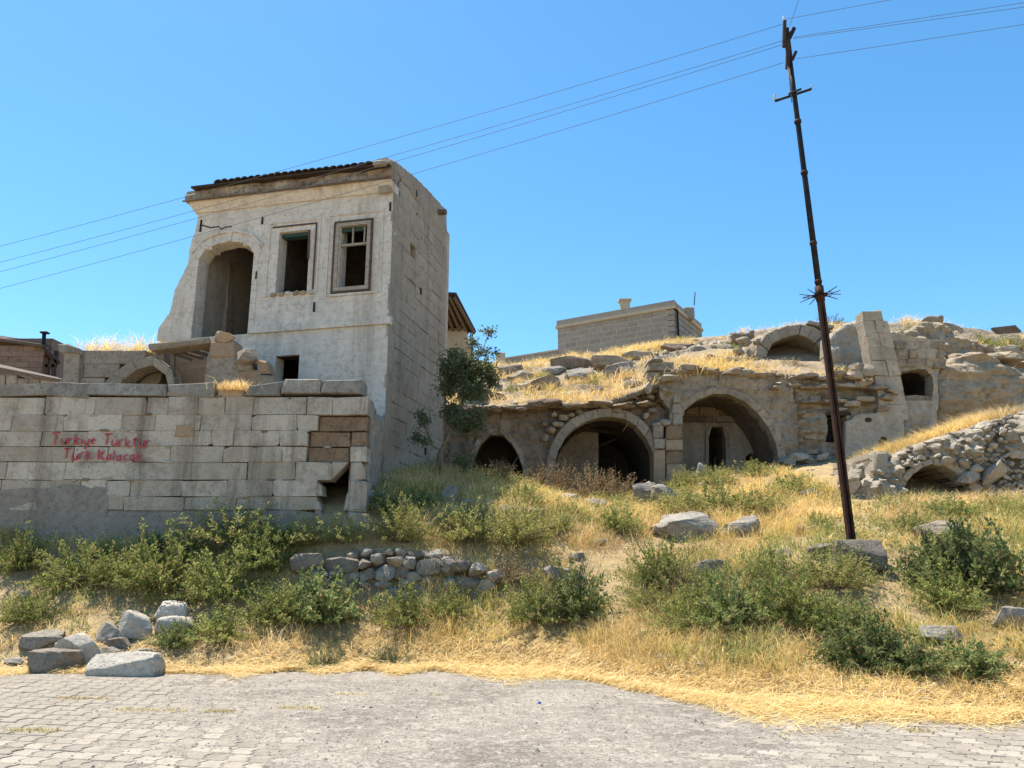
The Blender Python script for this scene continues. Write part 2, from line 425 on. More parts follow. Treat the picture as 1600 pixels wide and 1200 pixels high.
M_FAC = stone('whitewashed_stone', (.69, .62, .53), (.59, .525, .44), (.44, .375, .30), 1.3, .03, .55, .5, 11, .4, dark=(.30, .24, .18))
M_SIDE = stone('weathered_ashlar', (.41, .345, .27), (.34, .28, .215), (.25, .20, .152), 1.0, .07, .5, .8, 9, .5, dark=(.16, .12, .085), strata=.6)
M_WALL = stone('limestone_block', (.58, .50, .40), (.46, .385, .295), (.27, .215, .155), .5, .12, .9, .9, 10, .6, dark=(.17, .132, .095), tint=(.36, .29, .21))
M_BROWN = stone('brown_exposed_stone', (.32, .215, .13), (.24, .155, .095), (.16, .10, .062), 1.8, .12, .3, 1.0, 8, .7, dark=(.13, .09, .06))
M_COPE = stone('coping_stone', (.36, .325, .27), (.24, .21, .17), (.15, .13, .11), 1.4, .15, .3, .6, 12, .5, lichen=.4)
M_CONC = stone('grey_render', (.33, .285, .23), (.265, .225, .18), (.18, .15, .118), 1.5, .05, .5, .8, 12, .4, dark=(.11, .09, .07))
M_LAYER = stone('layered_tan_rock', (.47, .38, .265), (.36, .28, .19), (.24, .18, .12), .9, .08, .15, 1.0, 6, .5, strata=2.4)
M_TUFF = stone('tan_tuff', (.42, .34, .245), (.30, .237, .168), (.165, .125, .09), 1.1, .12, .5, 1.0, 6, .7, dark=(.13, .095, .068), strata=.9)
M_TUFFB = stone('brown_tuff', (.31, .235, .165), (.23, .17, .12), (.135, .10, .07), 1.1, .12, .5, 1.0, 6, .7, dark=(.09, .065, .048), strata=.7)
M_TUFFD = stone('dark_tuff', (.22, .165, .12), (.16, .12, .09), (.085, .065, .05), 1.1, .08, .3, .8, 8, .4)  # darker tuff tone, mostly for inner walls, a vault and doorways
M_SHADE = stone('shade_dark_stone', (.10, .085, .07), (.07, .06, .05), (.045, .04, .033), 1.0, 0, .2, .4, 9, .2)  # near-black colour painting deep shade into openings, vaults and hollows
M_VOUS = stone('arch_stone', (.38, .315, .24), (.29, .235, .175), (.19, .15, .108), 1.6, .12, .35, .8, 9, .5, dark=(.14, .11, .08))
M_ORNG = stone('orange_stone', (.40, .275, .17), (.34, .235, .15), (.27, .19, .125), 1.3, .14, .1, .6, 11, .5)
M_PLAST = stone('pale_plaster', (.50, .44, .36), (.44, .38, .30), (.33, .28, .21), .9, .05, .35, .4, 10, .2, dark=(.24, .19, .14))
M_TUFFP = stone('pale_tuff', (.50, .42, .32), (.41, .34, .255), (.28, .225, .165), 1.2, .10, .4, .9, 7, .6, dark=(.19, .145, .105))
M_ROCK = stone('grey_field_rock', (.37, .325, .265), (.27, .235, .19), (.18, .155, .122), 2.2, .12, 0, 1.0, 9, .6, lichen=.45, dark=(.11, .095, .075))
M_ROCKL = stone('pale_field_rock', (.52, .465, .385), (.43, .38, .31), (.30, .26, .205), 2.6, .08, 0, .9, 9, .6, lichen=.3, dark=(.16, .14, .11))
M_ROCKD = stone('dark_field_rock', (.27, .225, .175), (.19, .16, .125), (.12, .10, .08), 2.2, .15, 0, .9, 10, .5, lichen=.3)
M_STRAT = stone('layered_grey_rock', (.40, .355, .295), (.29, .25, .205), (.18, .155, .12), 1.5, .08, 0, 1.0, 8, .4, strata=2.6, lichen=.4)
M_RUB = stone('rubble_stone', (.43, .365, .28), (.35, .29, .215), (.25, .20, .145), 2.0, .14, 0, .9, 9, .5)
M_BLOCK = stone('grey_tuff_block', (.33, .29, .24), (.29, .255, .21), (.24, .21, .17), 1.0, .10, 0, .3, 16, .2)
M_CREAM = stone('cream_render', (.50, .42, .30), (.46, .38, .27), (.38, .31, .21), .7, 0, .1, .3, 14, .1)
M_BRICKFAR = stone('pinkish_masonry', (.25, .175, .135), (.20, .14, .11), (.15, .105, .085), 1.0, .12, .1, .4, 12, .3)
M_WOOD = wood('dark_timber', (.075, .05, .035), (.035, .025, .02)); M_WOODG = wood('weathered_timber', (.20, .155, .115), (.10, .075, .055))
M_FRAME = wood('peeled_window_wood', (.42, .37, .30), (.24, .19, .14)); M_FRAMEB = wood('brown_window_wood', (.13, .085, .055), (.075, .05, .035))
M_GREENW = plain('teal_painted_wood', (.045, .085, .075), (.03, .055, .05), 9)
M_TILE = stone('roof_tile', (.11, .08, .06), (.07, .055, .045), (.045, .04, .035), 3, .25, 0, .4, 20, 0)
M_RUST = plain('rusty_steel', (.085, .04, .025), (.035, .02, .016), 5, .75, .3, .3, 40)
M_DKMETAL = plain('dark_steel', (.035, .032, .03), (.02, .018, .017), 5, .6, .5, .2, 40)
M_PORC = plain('porcelain', (.55, .55, .52), (.42, .42, .40), 9, .3)
M_WIRE = plain('wire', (.14, .14, .15), (.10, .10, .11), 5, .6)
M_RED = plain('red_spray_paint', (.50, .05, .07), (.42, .09, .10), 16, .7, 0, .1)
M_BLUE = plain('blue_plastic', (.02, .10, .55), (.02, .08, .42), 5, .4)
M_PAVER = stone('concrete_paver', (.40, .345, .275), (.33, .283, .225), (.25, .212, .168), .8, .17, 0, .6, 22, .4)
M_LEAF = leafmat('green_leaf', .48, .1); M_LEAFD = leafmat('dull_leaf', .25); M_STRAW = leafmat('straw', .45, .2)
M_TWIG = plain('twig_bark', (.24, .185, .12), (.13, .10, .065), 9)

def groundmat():
    m, t, b = newmat('dry_earth'); vec = nd(t, 'ShaderNodeNewGeometry').outputs['Position']
    c = mixc(t, ramp(t, noise(t, vec, .9, 7, .7), .38, .62), (.42, .30, .15), (.29, .21, .12))
    c = mixc(t, ramp(t, noise(t, vec, 4.2, 7, .75), .5, .66), c, (.52, .385, .185))
    c = mixc(t, ramp(t, noise(t, vec, 9, 5, .7), .60, .70), c, (.16, .125, .085))
    t.links.new(c, b.inputs['Base Color'])
    bp = nd(t, 'ShaderNodeBump'); bp.inputs['Strength'].default_value = .9; bp.inputs['Distance'].default_value = .05
    t.links.new(noise(t, vec, 11, 9, .75), bp.inputs['Height']); t.links.new(bp.outputs[0], b.inputs['Normal']); return m
M_EARTH = groundmat()
def hillmat():
    m, t, b = newmat('rocky_hillside'); vec = nd(t, 'ShaderNodeNewGeometry').outputs['Position']; nor = nd(t, 'ShaderNodeNewGeometry').outputs['True Normal']
    sp = nd(t, 'ShaderNodeSeparateXYZ'); t.links.new(nor, sp.inputs[0])
    c = mixc(t, ramp(t, noise(t, vec, .8, 7, .7), .38, .62), (.38, .29, .18), (.27, .20, .13)); c = mixc(t, ramp(t, noise(t, vec, 3.5, 7, .75), .5, .66), c, (.46, .37, .24))
    rk = mixc(t, ramp(t, noise(t, vec, 2.2, 7, .7), .4, .62), (.33, .265, .19), (.18, .14, .10)); c = mixc(t, ramp(t, sp.outputs['Z'], .80, .62), c, rk)
    t.links.new(c, b.inputs['Base Color']); bp = nd(t, 'ShaderNodeBump'); bp.inputs['Strength'].default_value = 1.0; bp.inputs['Distance'].default_value = .08
    t.links.new(noise(t, vec, 6, 9, .75), bp.inputs['Height']); t.links.new(bp.outputs[0], b.inputs['Normal']); return m
M_HILL = hillmat()
def gravelmat():
    m, t, b = newmat('dusty_gravel'); vec = nd(t, 'ShaderNodeNewGeometry').outputs['Position']
    c = mixc(t, ramp(t, noise(t, vec, .8, 7, .7, .4), .36, .62), (.235, .20, .162), (.375, .325, .265))
    c = mixc(t, ramp(t, noise(t, vec, 5.5, 7, .75), .50, .64), c, (.46, .405, .33))
    vo = nd(t, 'ShaderNodeTexVoronoi'); vo.inputs['Scale'].default_value = 55; t.links.new(vec, vo.inputs['Vector'])
    sp = nd(t, 'ShaderNodeSeparateColor'); t.links.new(vo.outputs['Color'], sp.inputs[0])
    mr = nd(t, 'ShaderNodeMapRange'); mr.inputs[3].default_value = .6; mr.inputs[4].default_value = 1.25; t.links.new(sp.outputs[0], mr.inputs[0])
    c = mixc(t, 1.0, c, mr.outputs[0], 'MULTIPLY'); t.links.new(c, b.inputs['Base Color'])
    bp = nd(t, 'ShaderNodeBump'); bp.inputs['Strength'].default_value = .8; bp.inputs['Distance'].default_value = .02
    ad = nd(t, 'ShaderNodeMath', operation='ADD'); t.links.new(vo.outputs['Distance'], ad.inputs[0]); t.links.new(noise(t, vec, 30, 8, .8), ad.inputs[1])
    t.links.new(ad.outputs[0], bp.inputs['Height']); t.links.new(bp.outputs[0], b.inputs['Normal']); return m
M_GRAVEL = gravelmat()

# ------------------------------------------------------------------ terrain
A17 = math.radians(13.0)
RD = np.array([math.cos(A17), -math.sin(A17), 0]); RB = np.array([math.sin(A17), math.cos(A17), 0])   # road / facade axes
class RBF:
    def __init__(s, pts):
        p = np.array(pts, float); s.x = p[:, :2]; n = len(p)
        K = np.linalg.norm(s.x[:, None] - s.x[None], axis=2) + np.eye(n) * 1e-3
        A = np.zeros((n + 3, n + 3)); A[:n, :n] = K; A[:n, n] = 1; A[:n, n + 1:] = s.x; A[n, :n] = 1; A[n + 1:, :n] = s.x.T
        s.w = np.linalg.solve(A, np.concatenate([p[:, 2], [0, 0, 0]]))
    def __call__(s, x, y):
        x = np.asarray(x, float); y = np.asarray(y, float); q = np.stack([x.ravel(), y.ravel()], 1); r = np.zeros(len(q)); n = len(s.x)
        for i in range(0, len(q), 50000):
            k = q[i:i + 50000]; r[i:i + 50000] = np.linalg.norm(k[:, None] - s.x[None], axis=2) @ s.w[:n] + s.w[n] + k @ s.w[n + 1:]
        return r.reshape(x.shape)
EDGE = np.array([flat(a, b)[:2] for a, b in ((-500, 1052), (0, 1050), (250, 1050), (480, 1046), (700, 1045), (850, 1050), (1000, 1075), (1150, 1095), (1300, 1100), (1500, 1112), (1600, 1120), (2000, 1150))])
def edgeY(x):
    x = np.asarray(x, float); return np.interp(x, EDGE[:, 0], EDGE[:, 1]) + .22 * n2(x, x * 0 + 3.3, .8, 35, 3) - .1
ctrl = [P(*q) for q in [
    (0, 960, 14.0), (150, 965, 13.8), (0, 832, 15.95), (250, 832, 15.95), (480, 810, 15.95), (560, 792, 16.4), (660, 788, 17.0), (760, 790, 17.0), (820, 800, 16.8),
    (100, 905, 15.0), (300, 905, 15.0), (400, 925, 14.8), (520, 936, 14.8), (620, 939, 14.8), (730, 936, 14.8), (400, 868, 15.4), (480, 862, 15.35), (560, 852, 15.4), (650, 852, 15.4), (740, 870, 15.4),
    (330, 990, 13.7), (520, 1000, 13.8), (700, 1000, 13.8), (880, 990, 13.6), (860, 900, 15.2), (900, 830, 16.6), (960, 803, 18.8), (1000, 786, 21), (880, 783, 21), (870, 772, 23.9), (1010, 775, 23.9), (700, 735, 22), (760, 738, 23.9),
    (1040, 930, 14.0), (1000, 1020, 12.1), (1000, 985, 12.9), (1160, 1000, 12.0), (1150, 1050, 10.9), (1100, 840, 16.2), (1150, 790, 18.8), (1100, 735, 23.5), (1200, 735, 23.5), (1280, 718, 23.8), (1400, 713, 24),
    (1330, 868, 14.0), (1250, 905, 13.4), (1400, 905, 13.4), (1300, 1065, 10.5), (1300, 1010, 11.6), (1450, 1000, 11.5), (1450, 1070, 10.1), (1500, 960, 12.3), (1600, 960, 12.2), (1450, 825, 16.0), (1590, 815, 16.0), (1450, 782, 18.6), (1590, 776, 18.6), (1800, 780, 18.6), (1300, 800, 17.6), (1250, 772, 19.5),
    (600, 745, 18.5), (650, 738, 20), (1350, 735, 21.0), (-300, 840, 15.9), (-300, 960, 14.0), (2000, 960, 12.2)]]
ctrl += [np.array([x, float(edgeY(x)) + .05, 0.0]) for x in np.linspace(-12, 10, 12)]
ctrl += [np.array([x, 30, z]) for x, z in ((-14, 4.6), (-7, 4.4), (-3, 4.2), (2, 4.4), (7, 5.2), (14, 5.4))]
RL = RBF(ctrl)
def zlow(x, y):
    x = np.asarray(x, float); y = np.asarray(y, float)
    e = edgeY(x); xc = np.clip(x, -13, 12); yc = np.clip(y, 0, 30)
    z = RL(xc, np.maximum(yc, e))
    k = np.clip((y - e) / .8, 0, 1); z = z * k
    z = z + k * (.07 * n2(x, y, .9, 3, 4) + .03 * n2(x, y, 3.5, 4, 3))
    return np.where(y < e, -0.085 + 0.085 * np.clip(1 - (e - y) / .35, 0, 1), z)
def ground_px(px, py, y0=6.0, y1=30.0):
    d = ray(px, py); ys = np.linspace(y0, y1, 1500); t = ys / d[1]; pts = CAM + d[None] * t[:, None]
    below = pts[:, 2] < zlow(pts[:, 0], pts[:, 1]); i = int(np.argmax(below)) if below.any() else len(ys) - 1
    p = pts[i]; return np.array([p[0], p[1], float(zlow(p[0], p[1]))])

def axis(stops):   # piecewise spacing
    out = [stops[0][0]]
    for (a, _), (b, st) in zip(stops[:-1], stops[1:]):
        n = max(1, int(round((b - a) / st))); out += list(a + (b - a) * (np.arange(n) + 1) / n)
    return np.array(out)
def grid_obj(name, gx, gy, zf, mat, smooth=True, keep=None):
    X, Y = np.meshgrid(gx, gy); Zs = zf(X, Y); V = np.stack([X, Y, Zs], -1).reshape(-1, 3); nx, ny = len(gx), len(gy)
    i, j = np.meshgrid(np.arange(nx - 1), np.arange(ny - 1)); a = (j * nx + i).ravel(); F = np.stack([a, a + 1, a + nx + 1, a + nx], 1)
    if keep is not None:
        k = keep(X, Y).ravel(); F = F[k[F].all(1)]
    return link(name, mesh_np(name, V, [F], smooth), mat)
g = grid_obj('ground', axis([(-700, 0), (-60, 64), (-15, 3), (13, .1), (60, 3), (700, 64)]), axis([(-300, 0), (-10, 30), (7, 1), (25, .1), (32, .6), (900, 90)]), zlow, M_EARTH)
tag(g, 'dry earth bank rising from the paving to the ruins', kind='structure')

# hill above the ruined arcade
YL = 23.9
hctrl = [P(*q) for q in [(600, 642, 23.7), (690, 636, 23.7), (800, 634, 23.7), (900, 632, 23.7), (960, 625, 23.7), (1010, 600, 24.1), (1080, 580, 24.1), (1150, 582, 24.1), (1220, 588, 24.1), (1300, 592, 24.2), (1345, 592, 24.4),
    (700, 605, 27), (800, 600, 28), (740, 575, 40), (780, 572, 41), (870, 563, 42), (870, 598, 30), (940, 590, 29), (1000, 580, 28), (950, 555, 38), (1080, 528, 40), (1190, 522, 37), (1080, 553, 29), (1150, 558, 28.2), (1200, 562, 27.6), (1290, 562, 27.6),
    (1170, 535, 31), (1240, 512, 31), (1300, 503, 33), (1400, 508, 31), (1480, 508, 30), (1600, 528, 30), (1360, 540, 28), (1430, 535, 27.2), (1500, 556, 26.9), (1600, 582, 26.7), (1800, 597, 26.7), (1800, 540, 31), (500, 640, 24), (500, 600, 40)]]
hctrl += [np.array([x, 60, z]) for x, z in ((-30, 11), (-10, 12.6), (0, 13.2), (10, 14.5), (25, 16), (40, 17))] + [np.array([x, 120, z]) for x, z in ((-60, 10), (0, 11), (60, 14))]
RH = RBF(hctrl)
def zhill(x, y):
    x = np.asarray(x, float); y = np.asarray(y, float); xc = np.clip(x, -22, 22); yc = np.clip(y, 20, 120)
    z = RH(xc, yc) + .10 * n2(x, y, .6, 13, 4)
    t = z / .62 + .9 * n2(x, y, .35, 15, 3); fl = np.floor(t); fr = np.clip((t - fl - .62) / .30, 0, 1); zt = z + ((fl + fr * fr * (3 - 2 * fr)) - t) * .62
    m = np.clip(.55 + 1.5 * n2(x, y, .22, 16, 2), 0, 1) * np.clip((yc - 24.6) / 1.0, 0, 1) * np.clip((41 - yc) / 2, 0, 1)
    return z + (zt - z) * m + .05 * n2(x, y, 2.6, 14, 4) + .05 * np.abs(n2(x, y, 3.3, 18, 3))
def hill_keep(X, Y):
    lip = np.where(X > P(1340, 600, 24)[0], 26.2, np.where(X > P(1030, 600, 24)[0], 24.0, 23.55)); return (Y >= lip - .01) & (X > P(672, 636, 24)[0] - (Y - 23.5) * 1.2)
h = grid_obj('hill', axis([(-200, 0), (-24, 16), (-8, .8), (16, .13), (30, .8), (200, 17)]), axis([(23.4, 0), (36, .13), (48, .4), (300, 25)]), zhill, M_HILL, keep=hill_keep)
tag(h, 'dry grassy hillside over the rock-cut rooms', kind='structure')
sm = h.modifiers.new('thickness', 'SOLIDIFY'); sm.thickness = .16; sm.offset = -1

# ------------------------------------------------------------------ paving
pav = thing('paving', (0, 8, 0), None, None); pav['kind'] = 'structure'; pav['label'] = 'grey interlocking concrete paving of the street'
bed_x = axis([(-14, 0), (12, .3)]); 
bed = grid_obj('joint_sand', bed_x, axis([(-4, 0), (13, .3)]), lambda x, y: -0.024 + 0 * x, M_EARTH, keep=lambda X, Y: Y < edgeY(X) + .1)
bed.parent = pav; bed.matrix_parent_inverse = Matrix.Translation((0, -8, 0))
PW, PD = .205, .235; gp = .009
def paver_pts(sx=1):
    w2, d2 = PW / 2 - gp, PD / 2 - gp; s = .022
    return np.array([(-w2 + s, -d2), (w2 + s, -d2), (w2 + s, -d2 * .35), (w2 - s, -d2 * .15), (w2 - s, d2 * .35), (w2, d2 * .6), (w2, d2), (-w2, d2), (-w2, d2 * .6), (-w2 - s, d2 * .35), (-w2 - s, -d2 * .15), (-w2 + s, -d2 * .35)])
pp0 = paver_pts(); npv = len(pp0)
def paver_mesh():
    V = np.concatenate([np.c_[pp0 * .955, np.zeros(npv)], np.c_[pp0, np.full(npv, -.006)], np.c_[pp0, np.full(npv, -.07)]])
    i = np.arange(npv); j = (i + 1) % npv
    F = np.concatenate([np.stack([i + npv, j + npv, j, i], 1), np.stack([i + 2 * npv, j + 2 * npv, j + npv, i + npv], 1)])
    return V, F, i[None, :]
pvV, pvF, pvT = paver_mesh()
Rp = np.stack([RD[:2], RB[:2]], 1)
pave_me = mesh_np('paver', pvV @ np.array([[RD[0], RD[1], 0], [RB[0], RB[1], 0], [0, 0, 1]]), [pvF, pvT]); pave_me.materials.append(M_PAVER)
def dust(x, y):    # height of the dusty layer over the pavers: thick in the middle of the street, thin at both ends
    cx = -0.1 + (y - 8) * -.25; d = np.abs(x - cx) / (2.2 + .3 * (y - 7)); k = np.clip(1.25 - d, -1, 1)
    k = np.maximum(k, np.clip(1.3 - (edgeY(x) - y) / (.55 + .3 * n2(x, y, .9, 33, 3)), -1, .9))
    return .012 * k + .008 * n2(x, y, 1.3, 31, 4) + .005 * n2(x, y, 6, 32, 3) - .003
cells = []
for r in range(-36, 36):
    for c in range(-90, 90):
        p = RD[:2] * ((c + .5 * (r % 2)) * PW) + RB[:2] * (r * PD) + np.array([0, 8.0])
        if p[1] > edgeY(p[0]) + .05 or p[1] < 3.5 or abs(p[0]) > p[1] * .75 + 1.2: continue
        cells.append(p)
cells = np.array(cells); tz = rng.uniform(-.004, .004, len(cells)); dz = dust(cells[:, 0], cells[:, 1])
yb = 6.55 + 0 * cells[:, 0]; inview = (np.abs(cells[:, 0]) < cells[:, 1] * .70) & (cells[:, 1] > 6.5)
score = np.where(inview & (dz < .006), 1 / np.linalg.norm(cells, axis=1), 0); near = set(np.argsort(-score)[:300].tolist())
rest = []
for k, p in enumerate(cells):
    if k in near:
        o = link('paver', pave_me, None, pav, (p[0], p[1], tz[k])); o.rotation_euler = (rng.normal(0, .004), rng.normal(0, .004), 0)
    else: rest.append((p[0], p[1], tz[k]))
rest = np.array(rest); base = pvV @ np.array([[RD[0], RD[1], 0], [RB[0], RB[1], 0], [0, 0, 1]]); nb = len(base)
V = (rest[:, None, :] + base[None]).reshape(-1, 3); off = (np.arange(len(rest)) * nb)[:, None, None]
o = link('paver_field', mesh_np('paver_field', V, [(pvF[None] + off).reshape(-1, 4), (pvT[None] + off).reshape(-1, npv)]), M_PAVER, pav); o['kind'] = 'stuff'
dl = grid_obj('dust_layer', axis([(-12, 0), (-7, .08), (7, .045), (11, .09)]), axis([(3, 0), (6, .12), (12.2, .045)]), dust, M_GRAVEL, keep=lambda X, Y: (Y < edgeY(X) + .15) & (dust(X, Y) > -.02))
tag(dl, 'grey dust and grit worn over the middle of the paving', kind='stuff')
# loose grit
ng = 9000; gx = rng.uniform(-7, 7, ng); gy = rng.uniform(6, 11.5, ng); kk = (gy < edgeY(gx)) & (dust(gx, gy) > -.004); gx, gy = gx[kk], gy[kk]
sz = rng.gamma(2.0, .0035, len(gx)) + .004; oc = np.array([(1, 0, 0), (0, 1, 0), (-1, 0, 0), (0, -1, 0), (0, 0, .7)]); ocF = np.array([(0, 1, 4), (1, 2, 4), (2, 3, 4), (3, 0, 4)])
ga = rng.uniform(0, 6.28, len(gx)); pts = oc[None] * sz[:, None, None] * rng.uniform(.7, 1.3, (len(gx), 5, 3)); ca, sa = np.cos(ga)[:, None], np.sin(ga)[:, None]
pts = np.stack([pts[..., 0] * ca - pts[..., 1] * sa + gx[:, None], pts[..., 0] * sa + pts[..., 1] * ca + gy[:, None], pts[..., 2] + np.maximum(dust(gx, gy), 0)[:, None]], -1)
o = link('loose_grit', mesh_np('loose_grit', pts.reshape(-1, 3), [(ocF[None] + (np.arange(len(gx)) * 5)[:, None, None]).reshape(-1, 3)]), M_ROCK); tag(o, 'loose grit scattered over the street', kind='stuff')
cp = flat(843, 1101); o = link('bottle_cap', mesh_np('bottle_cap', *(lambda r: (np.concatenate([np.stack([.022 * np.cos(r), .016 * np.sin(r), 0 * r], 1), np.stack([.018 * np.cos(r), .013 * np.sin(r), 0 * r + .016], 1), [[.004, .002, .011]]]), [np.stack([np.arange(12), (np.arange(12) + 1) % 12, (np.arange(12) + 1) % 12 + 12, np.arange(12) + 12], 1), np.stack([np.arange(12) + 12, (np.arange(12) + 1) % 12 + 12, np.full(12, 24)], 1)]))(np.arange(12) * math.pi / 6)), M_BLUE, None, (cp[0], cp[1], .015))
tag(o, 'tiny blue plastic scrap lying on the grey street', 'litter')

# ------------------------------------------------------------------ street boundary wall with the red lettering
YW = 16.0; WP = yplane(YW); zz = lambda py, Y=YW: P(0, py, Y)[2]; xw = lambda px, py=700: P(px, py, YW)[0]
bw = thing('boundary_wall', (-8, YW, 2), 'long limestone block wall with red spray-painted lettering beside the street', 'wall')
rows_px = [797, 776, 750, 722, 697, 673, 648, 620]
rows = [zz(b) - zz(a) for a, b in zip(rows_px[:-1], rows_px[1:])]
xe = xw(572)
def wall_holes(z):
    if z < zz(750): return [(xw(499), xw(548))]
    if z < zz(722): return [(xw(521), xw(548))]
    if z < zz(697): return [(xw(478), xw(547))]
    if z < zz(673): return [(xw(480), xe)]
    if z < zz(648): return [(xw(494), xe)]
    return []
def brown_fill():
    for a, b, c, d in ((479, 722, 546, 698), (481, 697, 545, 674), (546, 697, 571, 674), (495, 673, 571, 649)):
        prism('exposed_brown_stone', WP, [(xw(a), zz(b)), (xw(c), zz(b)), (xw(c), zz(d)), (xw(a), zz(d))], -.10, .4, M_BROWN, bw, .02, .015, .015)
    prism('exposed_brown_stone', WP, [(xw(271), zz(682)), (xw(301), zz(682)), (xw(300), zz(663)), (xw(273), zz(664))], .022, .2, M_ORNG, bw, .012, .006, .006)
def wall_pick(u, z, m, f):
    if xw(60) < u < xw(255) and zz(726) < z < zz(664): return m, f - .008
    r = random.random(); return (m, f + (random.uniform(-.03, .012) if r < .3 and u > xw(300) else 0))
brown_fill()
blocks_wall(WP, zz(797), rows, lambda z: (-16.5, xe), wall_holes, (.42, 1.5), .5, M_WALL, bw, bevel=.010, jit=.016, fj=.007, gap=.006, fvar=.012, pick=wall_pick, chip=.32)
blocks_wall(WP, zz(620), [zz(598) - zz(620)], lambda z: (-16.5, xw(338, 610)), lambda z: [], (.9, 1.7), .6, M_COPE, bw, 'coping_stone', .035, .055, .03, front=.04, fvar=.03, chip=.7)
for (a, b, t, l) in ((383, 438, 597, 619), (439, 500, 593, 615), (501, 566, 594, 615)):
    prism('coping_stone', WP, [(xw(a, 605), zz(l)), (xw(b, 605), zz(l)), (xw(b, 605), zz(t)), (xw(a + 6, 605), zz(t + (6 if a < 400 else 0)))], .04, .6, M_COPE, bw, .035, .01, .015)
prism('coping_stone', WP, [(xw(339, 605), zz(622)), (xw(382, 605), zz(622)), (xw(380, 605), zz(609)), (xw(342, 605), zz(606))], -.03, .5, M_ORNG, bw, .03, .01, .01)
core = relief('wall_core', WP, [(-16.5, 1.2), (xw(498), 1.2), (xw(498), zz(735)), (xw(480), zz(735)), (xw(480), zz(640)), (xe - .04, zz(640)), (xe - .04, zz(622)), (-16.5, zz(622))], [], .33, .25, lambda u, z: -.2 + 0 * u, M_BROWN, bw, smooth=False)
relief('plinth_render', WP, [(-16.5, 1.3), (xw(500), 1.6), (xw(503, 800), zz(803)), (xw(470), zz(797)), (xw(180), zz(797)), (-16.5, zz(797))], [], .4, .12, rough(41, .02, 1.5), M_CONC, bw, .05, .03)
relief('render_patch', WP, [(-16.5, 1.5), (xw(182), 1.5), (xw(180), zz(780)), (xw(176), zz(762)), (xw(110), zz(757)), (xw(80), zz(762)), (xw(20), zz(765)), (xw(-10), zz(766)), (-16.5, zz(764))], [], .25, .1, lambda u, z: .012 + .012 * n2(u, z, 2, 44), M_CONC, bw, .03, .02, wob=.05)
prism('plinth_stone', WP, [(xw(549), zz(800)), (xw(578), zz(800)), (xw(575), zz(752)), (xw(551), zz(750))], .05, .5, M_WALL, bw, .04, .02, .02)
prism('plinth_stone', WP, [(xw(548), zz(830)), (xw(585), zz(830)), (xw(580), zz(801)), (xw(550), zz(801))], .08, .5, M_WALL, bw, .04, .02, .02)
# wall end running back to the tall house
C0 = P(607, 510, 18.5); E0 = np.array([xe, YW, 0]); Cc = np.array([C0[0], C0[1], 0]); RU = (Cc - E0); RLn = np.linalg.norm(RU); RU = RU / RLn
RP = Plane(E0, RU, np.cross(RU, Z)); 
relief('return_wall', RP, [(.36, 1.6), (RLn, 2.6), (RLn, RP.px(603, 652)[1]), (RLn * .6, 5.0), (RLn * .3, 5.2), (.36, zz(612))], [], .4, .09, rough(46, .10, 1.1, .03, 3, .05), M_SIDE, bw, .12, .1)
# hand-sprayed lettering: two lines of brush strokes on the stones
GL = {'T': [[(0, 1), (.8, 1.05)], [(.42, 1), (.36, 0)]], 'u': [[(.05, .6), (.02, .1), (.3, 0), (.5, .12), (.55, .6)], [(.55, .3), (.6, 0)]], 'dots': [[(.12, .8), (.16, .86)], [(.42, .8), (.46, .86)]],
      'r': [[(.05, .55), (.1, 0)], [(.1, .35), (.25, .55), (.4, .55)]], 'k': [[(.05, .95), (.1, 0)], [(.5, .6), (.1, .3), (.55, 0)]], 'i': [[(.1, .5), (.12, 0)], [(.12, .72), (.14, .78)]],
      'y': [[(.05, .55), (.15, .2), (.45, .2)], [(.5, .6), (.42, -.15), (.1, -.3)]], 'e': [[(.05, .28), (.45, .32), (.4, .55), (.15, .52), (.05, .25), (.2, 0), (.48, .08)]],
      't': [[(.25, .85), (.2, .1), (.35, 0)], [(0, .55), (.5, .6)]], 'K': [[(.05, 1), (.1, 0)], [(.65, .95), (.12, .45), (.7, 0)]], 'a': [[(.45, .5), (.15, .5), (.05, .15), (.25, 0), (.45, .2)], [(.47, .52), (.52, 0)]],
      'l': [[(.1, .95), (.14, 0)]], 'c': [[(.5, .48), (.2, .52), (.05, .2), (.25, 0), (.52, .08)]], ' ': []}
